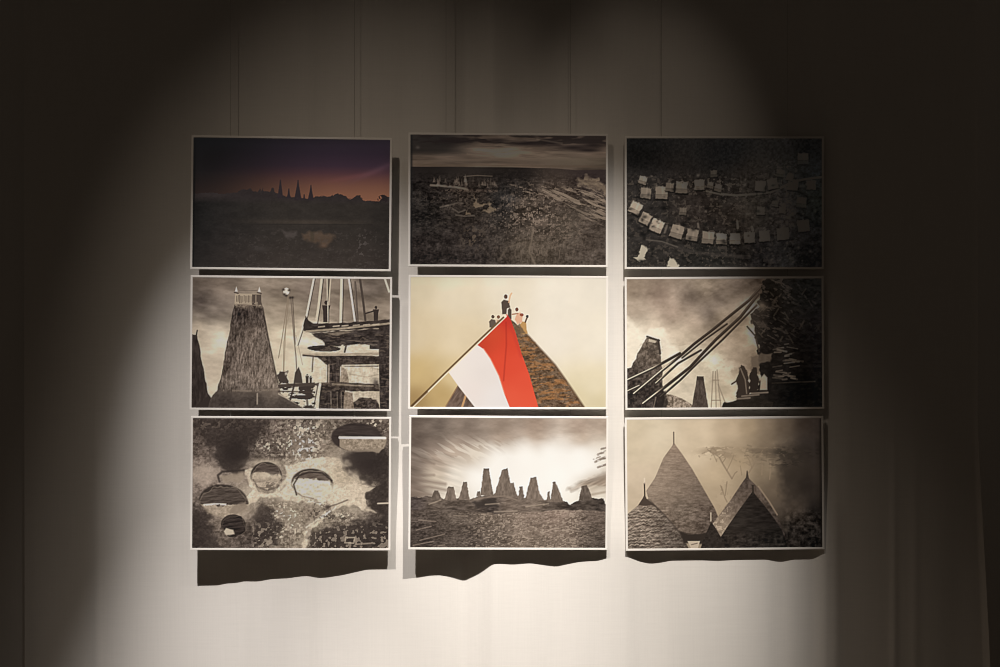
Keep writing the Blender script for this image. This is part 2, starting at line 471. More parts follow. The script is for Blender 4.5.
def hills(a):
    U, V = a.U, a.V
    n1, n2 = a.noise(230, 26, 4), a.noise(90, 14, 3)
    sky = np.stack([40 + 50 * n1 * 1.0 + 16 * n2, 34 + 42 * n1 + 14 * n2, 29 + 37 * n1 + 12 * n2], -1)
    a.c = sky
    a.mix(0.8 * a.blob(600, 135, 330, 52), (92, 79, 69))
    a.mix(0.75 * a.blob(800, 160, 200, 28), (86, 76, 64))
    a.mix(0.55 * smooth(.45, .75, a.noise(160, 22, 4)) * a.blob(560, 120, 330, 40), (112, 98, 84))
    a.mix(0.9 * smooth(380, 180, U) * smooth(150, 110, V), (34, 31, 29))
    a.mix(0.55 * a.blob(80, 100, 10, 8), (80, 72, 66))
    a.mix(0.8 * a.line([(50, 165), (200, 157), (420, 153), (560, 165)], 12, 10), (84, 72, 62))
    a.mix(0.6 * a.line([(50, 178), (915, 181)], 9, 6), (78, 66, 55))
    up = np.clip(smooth(108, 66, V) + 0.0, 0, 1)
    a.mix(0.9 * up * smooth(.35, .6, a.noise(110, 22, 3)), (34, 29, 27))
    for u, v, ru, rv in ((560, 78, 70, 11), (660, 76, 60, 16), (770, 96, 90, 15), (860, 84, 60, 17), (240, 72, 120, 12), (840, 108, 60, 9), (430, 68, 60, 12)):
        a.mix(0.85 * a.blob(u, v, ru, rv), (32, 27, 26))
    for p in ([(330, 110), (470, 118)], [(300, 128), (410, 140)], [(610, 60), (720, 78)]):
        a.mix(.35 * a.line(p, 7, 7), (96, 84, 72))
    # land
    land = a.poly([(40, 186), (500, 186), (700, 190), (780, 197), (940, 193), (940, 700), (40, 700)], 4)
    base = a.ramp([(100, 210, (34, 30, 28)), (500, 215, (32, 28, 26)), (850, 215, (48, 40, 38)), (90, 400, (34, 31, 29)), (100, 560, (48, 42, 39)),
                   (330, 330, (44, 38, 34)), (300, 540, (48, 42, 39)), (560, 380, (60, 52, 45)), (600, 560, (80, 70, 60)), (850, 560, (78, 68, 60)),
                   (850, 420, (66, 57, 50)), (700, 300, (58, 49, 43)), (460, 330, (36, 34, 33)), (740, 450, (74, 65, 56))])
    a.mix(land, base)
    a.grain(land * smooth(200, 280, V), 26, 70, 34, 4)
    a.grain(land * smooth(190, 260, V), 20, 13, 8, 3)
    a.grain(land * smooth(250, 330, V), 12, 7, 6, 2)
    a.grain(land * smooth(480, 560, V), 14, 10, 30, 2)
    rng = np.random.default_rng(4)
    for k in range(42):
        u = rng.uniform(150, 440)
        v = 262 + rng.uniform(-12, 16) + (u - 300) * 0.02
        h = rng.uniform(14, 34)
        a.mix(.6 * a.poly([(u - 6, v), (u, v - h), (u + 6, v)], 5, 2, 8), np.array((112, 99, 88)) * rng.uniform(.6, 1.05))
    a.mix(.7 * a.line([(138, 268), (240, 274), (300, 285)], 10, 5), (124, 110, 98))
    a.mix(.5 * a.line([(200, 290), (430, 292)], 12, 8) * (a.noise(10, 10) > .45), (110, 94, 82))
    a.mix(.55 * a.line([(285, 228), (345, 223), (410, 226)], 4), (104, 92, 80))
    for k in range(26):
        u, v = rng.uniform(150, 440), rng.uniform(240, 300)
        a.mix(.8 * a.blob(u, v, 7, 5), (34, 28, 26))
    for pts in ([(330, 300), (345, 345), (395, 350), (350, 368), (320, 356), (335, 340)], [(395, 332), (410, 362), (432, 378), (405, 392), (365, 384), (395, 368)],
                [(300, 378), (312, 402), (290, 405)]):
        a.mix(.7 * a.poly(pts, 8, 6, 12), (128, 111, 91))
    for p in ([(205, 360), (260, 345), (280, 348)], [(235, 372), (262, 388), (290, 378)], [(250, 400), (290, 405), (330, 402)], [(180, 365), (215, 356)]):
        a.mix(.6 * a.line(p, 7, 5), (104, 94, 84))
    a.mix(.5 * a.blob(490, 325, 45, 14), (82, 76, 72))
    a.mix(.85 * a.poly([(785, 240), (830, 222), (870, 230), (915, 262), (930, 310), (880, 290), (830, 262), (800, 262)], 14, 12, 18) * (.55 + .45 * a.noise(24, 9, 3, .3)), (122, 106, 88))
    sk = smooth(.55, .75, a.noise(70, 9, 3, 0.42))
    a.mix(.75 * sk * a.poly([(620, 280), (800, 270), (925, 300), (925, 440), (840, 430), (700, 350)], 30), (134, 118, 102))
    for p in ([(635, 285), (690, 310), (740, 330)], [(720, 330), (800, 345), (860, 360), (915, 380)], [(760, 350), (830, 400), (895, 420)], [(840, 330), (915, 345)]):
        a.mix(.6 * a.line(p, 6, 5) * smooth(.3, .6, a.noise(20, 12)), (134, 118, 102))
    a.mix(.6 * smooth(.55, .8, a.noise(26, 22, 4)) * a.blob(610, 390, 220, 130), (112, 97, 85))
    a.mix(.7 * smooth(.66, .84, a.noise(9, 8, 2)) * a.blob(600, 400, 210, 130), (132, 116, 102))
    a.mix(.5 * smooth(.64, .84, a.noise(10, 8, 2)) * a.blob(250, 330, 170, 60), (96, 85, 75))
    a.mix(.45 * smooth(.6, .8, a.noise(9, 18, 2)) * a.blob(650, 560, 260, 50), (112, 98, 86))
    a.mix(.6 * smooth(.5, .75, a.noise(15, 13, 3)) * a.blob(325, 500, 60, 60), (104, 90, 76))
    a.mix(.7 * a.line([(592, 455), (586, 510), (575, 560), (600, 615)], 9, 7), (110, 97, 84))
    a.mix(.5 * a.line([(440, 600), (480, 540), (560, 520)], 9, 9), (100, 88, 76))
    a.mix(.4 * a.blob(790, 385, 55, 40), (58, 51, 44))
    a.mix(.6 * smooth(.6, .8, a.noise(30, 7, 3, .25)) * a.poly([(470, 262), (640, 255), (800, 262), (925, 300), (925, 400), (700, 330), (560, 320)], 30), (128, 112, 97))
    a.mix(.6 * smooth(.64, .8, a.noise(14, 10, 3)) * a.blob(720, 470, 160, 80), (116, 101, 88))
    a.mix(.5 * smooth(.6, .8, a.noise(18, 9, 3)) * a.blob(180, 420, 140, 60), (74, 66, 59))
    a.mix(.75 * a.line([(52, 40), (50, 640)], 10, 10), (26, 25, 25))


def village(a):
    U, V = a.U, a.V
    a.c = a.ramp([(100, 100, (20, 19, 18)), (500, 120, (21, 20, 19)), (850, 100, (17, 16, 15)), (100, 330, (44, 40, 37)), (150, 460, (46, 42, 39)),
                  (350, 400, (44, 38, 34)), (550, 400, (38, 33, 29)), (750, 420, (31, 27, 24)), (880, 420, (20, 19, 18)), (120, 600, (46, 42, 38)),
                  (400, 590, (36, 34, 31)), (700, 590, (24, 22, 21)), (890, 600, (16, 15, 14)), (560, 250, (30, 26, 23)), (850, 200, (25, 23, 21))])
    a.grain(np.ones_like(U) * smooth(120, 300, V), 16, 22, 16, 4)
    a.grain(np.ones_like(U), 7, 9, 9, 2)
    fade = np.interp(U, [55, 300, 600, 920], [1.0, .92, .78, .6])
    a.mix(.6 * smooth(.62, .82, a.noise(13, 11, 3)) * smooth(200, 260, V) * smooth(700, 420, U), (74, 66, 58))
    a.mix(.5 * smooth(.62, .82, a.noise(13, 11, 3)) * smooth(110, 220, V) * smooth(500, 620, U) * smooth(900, 760, U), (42, 37, 33))
    a.scale(smooth(740, 860, U), .72)
    road = a.line([(395, 292), (440, 303), (480, 309), (540, 314), (620, 309), (695, 300), (745, 278), (790, 255), (840, 243), (925, 232)], 9, 4)
    a.c = a.c * (1 - road[..., None] * .8) + (road * .8 * fade)[..., None] * np.array((92, 82, 70))
    a.mix(.55 * a.line([(100, 505), (150, 512), (205, 524), (270, 545), (340, 565), (430, 578), (600, 590)], 15, 8), (62, 56, 51))
    a.mix(.5 * a.line([(140, 512), (210, 520), (280, 545)], 5, 4), (104, 95, 84))
    houses = [(92, 370, 25, .5, 150), (136, 418, 23, .5, 142), (187, 450, 27, .42, 152), (277, 475, 28, .3, 122), (345, 490, 25, .18, 112),
              (415, 502, 26, .12, 106), (475, 508, 23, .05, 103), (535, 508, 23, 0, 96), (600, 502, 23, -.05, 86), (666, 495, 23, -.05, 62),
              (748, 485, 26, -.1, 66), (840, 450, 25, -.12, 48), (138, 303, 23, .15, 110), (208, 302, 27, .05, 108), (245, 277, 18, .1, 86),
              (298, 278, 25, .06, 92), (377, 267, 22, 0, 84), (125, 246, 17, .3, 112), (440, 217, 15, 0, 50), (648, 273, 22, .06, 58), (703, 262, 23, -.2, 54),
              (793, 268, 23, .1, 50), (875, 268, 20, 0, 36), (838, 150, 24, 0, 27), (780, 232, 14, .3, 46), (735, 215, 16, .2, 34), (303, 385, 16, .1, 86),
              (650, 383, 17, .05, 54), (746, 379, 15, .05, 52), (715, 350, 14, .1, 42), (832, 345, 22, .1, 30), (460, 280, 16, .3, 66), (425, 268, 14, .2, 66)]
    for u, v, s, r, b in houses:
        ca, sa = math.cos(r), math.sin(r)
        q = lambda x, y: (u + s * (x * ca - y * sa), v + s * (x * sa + y * ca))
        a.mix(.75 * a.poly([q(-1.15, .95), q(1.25, .95), q(1.25, 1.35), q(-1, 1.35)], 6), (14, 13, 12))
        col = np.array((1.04, .93, .81)) * b
        a.mix(a.poly([q(-1, -1), q(1, -1), q(1, 1), q(-1, 1)], 5, 2, 12), col)
        a.mix(.5 * a.poly([q(-1, .35), q(1, .35), q(1, 1), q(-1, 1)], 5), col * .74)
        a.mix(.45 * a.line([q(.1, -1), q(.2, .3)], s * .35, 5), col * 1.18)
        a.mix(.35 * a.line([q(-1, .35), q(1, .3)], 4), col * .5)
    for pts in ([(98, 598), (122, 535), (150, 552), (135, 580), (118, 600)], [(85, 592), (125, 585), (140, 600), (110, 612)], [(232, 632), (243, 590), (262, 600), (285, 628), (285, 640)]):
        a.mix(a.poly(pts, 6, 3, 12), (168, 156, 136))
    rng = np.random.default_rng(7)
    for k in range(120):
        u = rng.uniform(60, 900)
        v = rng.choice([rng.uniform(225, 330), rng.uniform(380, 470), rng.uniform(540, 625)], p=[.4, .3, .3])
        b = np.interp(u, [60, 350, 600, 900], [92, 80, 58, 34]) * rng.uniform(.55, 1.1)
        a.mix(.7 * a.blob(u, v, rng.uniform(4, 10), rng.uniform(3, 8), rng.uniform(-1, 1)), np.array((1.04, .94, .84)) * b)
    for k in range(70):
        u, v = rng.uniform(60, 900), rng.uniform(230, 620)
        a.mix(.6 * a.blob(u, v, rng.uniform(6, 16), rng.uniform(5, 12)), (17, 16, 15))
    for p in ([(232, 450), (222, 480)], [(370, 440), (372, 455)], [(545, 430), (548, 460)], [(610, 455), (615, 470)]):
        a.mix(.6 * a.line(p, 9, 6), (118, 106, 94))


def scaffold(a):
    U, V = a.U, a.V
    a.c = a.ramp([(70, 70, (96, 84, 74)), (90, 150, (78, 68, 62)), (110, 210, (86, 76, 68)), (180, 90, (118, 104, 92)), (170, 180, (110, 98, 88)), (420, 70, (124, 110, 96)),
                  (560, 90, (118, 104, 92)), (850, 90, (104, 92, 82)), (890, 180, (132, 117, 102)), (760, 180, (138, 122, 107)), (460, 200, (154, 138, 120)),
                  (90, 270, (184, 167, 146)), (160, 290, (206, 190, 168)), (450, 300, (196, 180, 156)), (560, 330, (214, 198, 174)), (540, 420, (212, 197, 172)),
                  (110, 400, (178, 162, 142)), (150, 350, (198, 182, 160)), (150, 470, (178, 162, 142)), (150, 530, (196, 180, 158)), (820, 470, (202, 186, 163)), (800, 360, (206, 190, 166)),
                  (480, 480, (196, 180, 156)), (560, 560, (196, 180, 158))])
    a.grain(np.ones_like(U) * smooth(480, 300, V), 42, 120, 40, 3, .15)
    a.grain(np.ones_like(U), 12, 26, 14, 3)
    # thin poles left of the deck
    for p, w_, col in (([(478, 125), (455, 300), (438, 400)], 4, (134, 118, 100)), ([(482, 130), (462, 330), (460, 470)], 4, (134, 118, 100)),
                       ([(490, 130), (505, 300), (516, 400), (520, 470)], 5, (112, 98, 86)), ([(498, 130), (512, 340)], 4, (92, 80, 70)),
                       ([(490, 190), (470, 260), (462, 470)], 3, (150, 134, 114)), ([(515, 300), (545, 430)], 3, (160, 144, 124))):
        a.mix(.85 * a.line(p, w_, 3), col)
    a.mix(a.blob(470, 105, 14, 16, hard=2), (216, 202, 182))
    for u, v in ((458, 98), (470, 124), (482, 100), (462, 118), (498, 132), (488, 133)):
        a.mix(.9 * a.blob(u, v, 7, 6), (52, 44, 40))
    # small dark tower at the left edge
    a.mix(a.poly([(45, 300), (74, 302), (86, 350), (95, 400), (112, 490), (128, 562), (150, 590), (150, 640), (45, 640)], 4, 2), (54, 46, 42))
    a.grain(a.poly([(45, 300), (74, 302), (95, 400), (130, 570), (45, 640)], 4), 20, 9, 30)
    a.mix(a.line([(76, 282), (72, 305)], 6), (60, 52, 46))
    # the tall thatched tower
    tw = a.poly([(240, 160), (230, 225), (216, 300), (200, 390), (184, 480), (164, 550), (138, 582), (120, 640), (560, 640), (545, 618), (500, 592), (448, 560),
                 (436, 510), (420, 450), (408, 385), (386, 285), (366, 180), (358, 150)], 4, 2)
    col = a.ramp([(260, 200, (62, 53, 48)), (350, 200, (70, 60, 54)), (235, 300, (84, 73, 65)), (330, 300, (112, 98, 87)), (375, 330, (104, 92, 82)), (215, 420, (88, 76, 68)),
                  (300, 420, (104, 91, 81)), (390, 430, (120, 106, 94)), (210, 520, (100, 88, 78)), (340, 520, (118, 104, 92)), (430, 540, (124, 110, 97)),
                  (200, 590, (60, 52, 48)), (330, 590, (64, 56, 51)), (460, 600, (72, 63, 57))])
    a.mix(tw, col)
    body = tw * smooth(560, 520, V)
    a.grain(body, 44, 6, 22, 3, 0.04)
    a.grain(body, 26, 40, 50, 2)
    a.grain(body, 26, 6, 9, 2)
    a.grain(tw, 14, 12, 10, 2)
    a.mix(.5 * a.line([(190, 545), (300, 548), (440, 540)], 8, 6) * (a.noise(12, 30) > .4), (142, 126, 110))
    a.mix(.75 * a.line([(366, 180), (386, 285), (408, 385), (422, 450), (437, 512)], 6, 5), (52, 44, 40))
    a.mix(.7 * a.line([(440, 560), (500, 592), (548, 618)], 6, 4), (196, 180, 158))
    a.mix(.7 * a.line([(345, 560), (345, 605)], 6, 4), (170, 154, 136))
    a.mix(a.poly([(243, 116), (357, 118), (360, 168), (240, 164)], 3), (160, 144, 124))
    rng = np.random.default_rng(21)
    for u in np.arange(250, 320, 6.5):
        a.mix(rng.uniform(.45, .95) * a.line([(u + rng.uniform(-1, 1), 122 + rng.uniform(0, 8)), (u, 156 + rng.uniform(-6, 6))], 3.5, 3), (84, 72, 63))
    a.mix(a.poly([(318, 120), (358, 120), (360, 166), (318, 166)], 3) * .85, (70, 60, 54))
    a.mix(.7 * a.line([(335, 124), (335, 160)], 5), (150, 134, 116))
    a.mix(.8 * a.line([(243, 166), (360, 170)], 5), (120, 106, 92))
    a.mix(.8 * a.blob(285, 172, 25, 12), (128, 112, 98))
    a.mix(.7 * tw * smooth(190, 165, V) * smooth(.5, .65, a.noise(10, 8)), (150, 134, 116))
    a.mix(.6 * a.line([(262, 104), (340, 102)], 3), (92, 82, 72))
    for u in (248, 350):
        a.mix(a.poly([(u - 6, 108), (u, 86), (u + 6, 108)], 4), (226, 212, 192))
        a.mix(.8 * a.line([(u - 8, 112), (u + 8, 116)], 6), (70, 60, 54))
    # poles of the deck
    for p, w_, col, edge in (([(592, 47), (560, 215), (518, 342)], 9, (208, 192, 168), 5), ([(627, 47), (614, 170), (603, 245)], 11, (196, 180, 158), 6),
                             ([(651, 47), (655, 240)], 6, (182, 166, 146), 5), ([(667, 47), (658, 180)], 6, (178, 162, 142), -4), ([(716, 47), (713, 240)], 12, (204, 188, 164), 6),
                             ([(748, 47), (764, 150), (777, 240)], 9, (214, 198, 174), 5), ([(774, 60), (787, 240)], 6, (104, 92, 82), 4), ([(797, 50), (812, 150), (822, 230)], 8, (74, 64, 57), 3),
                             ([(909, 47), (928, 102)], 9, (196, 180, 158), 0)):
        if edge:
            a.mix(.85 * a.line([(x + edge, y) for x, y in p], w_ * .8), (70, 60, 54))
        a.mix(a.line(p, w_, 3), col)
    a.person(648, 240, 96, (58, 49, 45))
    a.mix(a.line([(655, 150), (657, 262)], 5), (180, 164, 144))
    a.person(870, 236, 70, (58, 49, 45), 0, [(824, 200)])
    # deck, hull and beams
    a.mix(a.poly([(556, 212), (570, 232), (592, 244), (660, 246), (760, 240), (860, 232), (940, 222), (940, 262), (760, 272), (580, 288), (552, 280), (548, 255)], 4, 2), (56, 48, 44))
    a.mix(.9 * a.line([(560, 282), (700, 270), (840, 254), (940, 242)], 9, 4), (158, 142, 122))
    for u in (615, 680, 720, 770, 815, 858):
        a.mix(.8 * a.line([(u, 262 - (u - 615) * .05), (u + 26, 259 - (u - 615) * .05)], 6), (172, 156, 136))
    a.mix(a.poly([(585, 290), (760, 275), (940, 262), (940, 365), (880, 352), (800, 335), (740, 345), (650, 352), (632, 325), (600, 305)], 5, 3), (58, 50, 46))
    a.mix(.75 * a.poly([(640, 292), (740, 278), (770, 282), (700, 300)], 6), (128, 114, 98))
    a.grain(a.poly([(585, 290), (940, 262), (940, 365), (650, 352)], 5), 24, 30, 9)
    a.mix(.6 * a.poly([(888, 292), (905, 292), (905, 330), (888, 330)], 4), (124, 110, 96))
    a.mix(.5 * a.line([(780, 324), (880, 322)], 5), (128, 112, 98))
    a.mix(a.blob(640, 357, 74, 13, .02, hard=4), (56, 48, 44))
    a.mix(a.poly([(735, 345), (876, 338), (884, 378), (730, 380)], 4), (206, 190, 166))
    a.mix(a.poly([(843, 340), (890, 338), (890, 358), (843, 358)], 3), (60, 52, 48))
    a.mix(.9 * a.line([(722, 345), (716, 372)], 12), (196, 180, 158))
    a.mix(.9 * a.line([(738, 345), (732, 372)], 8), (60, 52, 48))
    a.mix(a.poly([(600, 386), (900, 388), (884, 434), (720, 436), (668, 440), (640, 420)], 4, 2), (62, 53, 48))
    a.mix(.6 * a.poly([(740, 425), (880, 424), (880, 436), (730, 438)], 3), (60, 52, 48))
    a.mix(a.line([(548, 386), (700, 384), (930, 376)], 11, 4), (164, 148, 128))
    a.mix(.9 * a.line([(548, 388), (640, 396), (720, 394)], 7, 4), (60, 52, 48))
    a.mix(.95 * a.line([(722, 432), (884, 428)], 7, 4), (196, 180, 158))
    a.mix(.8 * a.line([(592, 390), (588, 460)], 6), (90, 78, 68))
    a.mix(a.poly([(655, 405), (712, 405), (712, 515), (655, 515)], 4), (66, 57, 52))
    a.grain(a.poly([(655, 405), (712, 405), (712, 515), (655, 515)], 4), 30, 8, 40)
    a.mix(.85 * a.line([(662, 430), (662, 508)], 6), (168, 152, 134))
    a.mix(a.poly([(718, 440), (738, 448), (746, 470), (756, 516), (712, 516)], 4), (146, 130, 112))
    a.grain(a.poly([(718, 440), (738, 448), (756, 516), (712, 516)], 4), 40, 9, 9)
    a.mix(.5 * a.line([(756, 470), (830, 482), (886, 470)], 4, 4), (150, 134, 114))
    a.mix(.5 * a.line([(850, 440), (886, 448)], 4), (150, 134, 114))
    a.mix(a.poly([(598, 512), (690, 506), (886, 514), (890, 545), (760, 546), (598, 522)], 4, 2), (72, 62, 55))
    a.mix(.8 * a.line([(680, 514), (770, 520), (860, 522)], 7, 5), (146, 130, 112))
    a.mix(a.poly([(774, 550), (892, 546), (892, 590), (774, 584)], 4), (192, 176, 154))
    a.mix(a.poly([(772, 592), (800, 580), (850, 576), (880, 588), (900, 640), (772, 640)], 6, 6), (66, 57, 51))
    a.grain(a.poly([(772, 592), (850, 576), (900, 640), (772, 640)], 6), 50, 10, 9)
    a.mix(a.poly([(625, 522), (735, 530), (735, 640), (618, 640)], 4), (56, 48, 44))
    a.mix(a.poly([(732, 548), (768, 552), (778, 640), (728, 640)], 4), (134, 118, 102))
    a.grain(a.poly([(732, 548), (768, 552), (778, 640), (728, 640)], 4), 40, 10, 10)
    for u in (672, 700, 718):
        a.mix(.55 * a.line([(u, 550), (u + 2, 620)], 5), (138, 124, 110))
    a.mix(a.line([(624, 514), (606, 616)], 12, 4), (202, 186, 164))
    a.mix(.8 * a.line([(615, 514), (597, 616)], 5), (80, 70, 62))
    a.mix(a.poly([(884, 262), (940, 256), (940, 640), (892, 640), (886, 450)], 4), (58, 50, 46))
    a.grain(a.poly([(884, 262), (940, 256), (940, 640), (892, 640)], 4), 16, 14, 40)
    a.mix(.8 * a.blob(872, 508, 14, 18), (62, 54, 50))
    a.grain(smooth(545, 600, U) * smooth(205, 240, V), 26, 16, 8, 3)
    a.grain(smooth(600, 640, U) * smooth(380, 400, V), 22, 8, 18, 2)
    a.mix(.5 * smooth(.66, .8, a.noise(22, 7, 2)) * smooth(600, 640, U) * smooth(270, 300, V) * (a.c.mean(-1) < 90), (112, 98, 85))
    # people and clutter under the deck
    a.mix(.95 * a.poly([(434, 518), (600, 508), (600, 524), (440, 532)], 4), (70, 60, 54))
    a.mix(.9 * a.poly([(506, 512), (512, 465), (528, 440), (540, 470), (546, 512)], 4), (58, 50, 46))
    a.mix(.92 * a.poly([(440, 512), (436, 470), (448, 460), (478, 462), (480, 512)], 4, 5, 12), (58, 50, 46))
    a.mix(.9 * a.blob(472, 470, 6, 8), (210, 196, 176))
    a.person(566, 512, 42, (62, 54, 48))
    a.person(582, 512, 34, (62, 54, 48))
    clut = a.poly([(440, 530), (600, 522), (606, 640), (540, 618), (470, 570)], 5)
    a.mix(clut * smooth(.42, .55, a.noise(34, 14, 3)), (64, 55, 50))
    a.mix(.9 * a.line([(510, 515), (492, 585)], 8), (66, 57, 52))
    a.mix(.7 * a.line([(560, 530), (570, 620)], 9), (66, 57, 52))
    a.mix(.8 * a.line([(440, 548), (600, 552)], 6), (72, 62, 55))


def flag(a):
    U, V = a.U, a.V
    a.c = a.ramp([(60, 60, (206, 190, 160)), (60, 300, (214, 194, 160)), (70, 470, (204, 176, 124)), (70, 590, (164, 134, 88)), (180, 570, (190, 160, 108)), (250, 480, (216, 192, 146)),
                  (250, 120, (224, 208, 180)), (250, 320, (224, 204, 170)), (480, 80, (232, 218, 194)), (700, 120, (240, 228, 208)), (880, 70, (236, 224, 204)), (700, 300, (243, 230, 210)),
                  (880, 330, (243, 230, 208)), (870, 520, (236, 220, 186)), (800, 590, (230, 212, 172)), (900, 600, (224, 206, 166))])
    a.grain(np.ones_like(U), 5, 60, 60)
    # thatched roof
    roof = a.poly([(474, 205), (500, 232), (560, 288), (600, 328), (642, 376), (692, 430), (742, 500), (782, 558), (826, 625), (600, 625), (570, 470), (540, 380)], 4, 2)
    a.mix(roof, (102, 80, 60))
    a.grain(roof, 46, 22, 11, 4, .35)
    a.mix(.55 * roof * smooth(.52, .75, a.noise(34, 9, 3, -.12)), (170, 118, 72))
    a.grain(roof, 34, 8, 7, 2)
    for k, (u0, v0, u1, v1) in enumerate(((520, 312, 600, 330), (540, 372, 590, 385), (560, 415, 640, 430), (580, 470, 660, 482), (600, 520, 690, 512), (590, 440, 680, 425),
                                          (620, 560, 730, 556), (690, 500, 745, 520), (610, 590, 700, 580), (700, 580, 800, 600), (530, 345, 570, 350))):
        a.mix(.6 * a.line([(u0, v0), ((u0 + u1) / 2, (v0 + v1) / 2 - 6), (u1, v1)], 10, 8) * smooth(.3, .6, a.noise(18, 10)), (178, 122, 74))
    a.mix(.7 * a.line([(560, 288), (642, 376), (692, 430), (742, 500), (782, 558), (822, 618)], 9, 7), (96, 72, 52))
    # people on the ridge
    dk = (84, 70, 60)
    a.mix(a.poly([(453, 205), (452, 152), (462, 138), (486, 146), (490, 172), (478, 176), (472, 205)], 4, 2), dk)
    a.mix(a.blob(470, 125, 8, 10, hard=2), (92, 66, 50))
    a.mix(.8 * a.line([(484, 150), (490, 120), (496, 110)], 7), (222, 176, 136))
    a.mix(a.poly([(480, 222), (480, 184), (488, 174), (496, 184), (496, 226)], 4), dk)
    a.mix(a.poly([(398, 262), (396, 238), (406, 226), (424, 230), (430, 250), (410, 266)], 4, 2), (98, 84, 72))
    a.mix(a.blob(413, 215, 7, 8, hard=2), (92, 72, 58))
    a.mix(a.poly([(428, 246), (430, 228), (446, 228), (450, 240)], 4), (196, 160, 132))
    a.mix(a.blob(438, 216, 7, 8, hard=2), (128, 88, 66))
    a.mix(a.poly([(512, 230), (520, 200), (534, 196), (548, 206), (544, 240), (524, 250)], 4, 2), (222, 172, 140))
    a.mix(a.blob(520, 182, 7, 9, hard=2), (116, 72, 52))
    a.mix(.9 * a.line([(500, 204), (524, 200)], 6), (170, 122, 96))
    a.mix(a.blob(542, 206, 9, 7, hard=2), (150, 84, 62))
    a.mix(a.poly([(536, 290), (534, 250), (548, 236), (562, 240), (568, 290)], 4, 3), (190, 146, 92))
    a.mix(a.line([(558, 238), (566, 218)], 7), (110, 84, 66))
    a.mix(a.blob(567, 213, 6, 7, hard=2), (66, 60, 56))
    a.mix(.8 * a.poly([(505, 262), (530, 240), (560, 290), (520, 290)], 6, 4), (104, 84, 64))
    # hut behind the flag at the lower left
    hut = a.poly([(258, 522), (340, 625), (200, 625)], 4)
    a.mix(hut, (106, 86, 74))
    a.grain(hut, 30, 8, 26, 2, .6)
    a.mix(.85 * a.line([(296, 560), (276, 622)], 9), (206, 158, 108))
    a.mix(.7 * a.line([(255, 530), (205, 615)], 6), (150, 116, 84))
    # flag
    wh = a.poly([(340, 338), (372, 356), (402, 404), (440, 480), (466, 560), (494, 625), (338, 625), (258, 522), (216, 464)], 4)
    a.mix(wh, a.ramp([(250, 460, (238, 226, 214)), (350, 400, (236, 224, 214)), (320, 540, (236, 222, 212)), (430, 580, (236, 226, 218)), (380, 470, (232, 220, 210))]))
    red = a.poly([(475, 203), (492, 226), (516, 290), (542, 380), (576, 470), (620, 625), (492, 625), (466, 560), (441, 480), (402, 402), (372, 360), (342, 340)], 4)
    a.mix(red, a.ramp([(475, 220, (196, 52, 40)), (420, 290, (206, 74, 46)), (360, 335, (196, 66, 42)), (500, 330, (216, 70, 46)), (450, 420, (222, 76, 50)), (520, 420, (222, 78, 54)),
                       (560, 500, (226, 84, 58)), (500, 590, (232, 92, 64)), (580, 600, (232, 90, 62))]))
    a.mix(.45 * red * a.line([(472, 240), (474, 340), (468, 420), (462, 500)], 7, 6), (160, 44, 34))
    a.mix(.35 * red * a.line([(486, 230), (510, 300), (540, 390)], 14, 12), (186, 60, 50))
    a.mix(.5 * a.line([(372, 358), (404, 404), (442, 480), (468, 562)], 5, 5), (244, 168, 140))
    # pole
    a.mix(a.line([(58, 616), (200, 474), (345, 334), (470, 212)], 11, 4), (238, 220, 190))
    a.mix(a.line([(54, 614), (198, 470), (342, 330), (460, 218)], 8, 4), (112, 86, 56))
    a.mix(.7 * a.line([(52, 616), (120, 552)], 10, 6), (92, 66, 36))


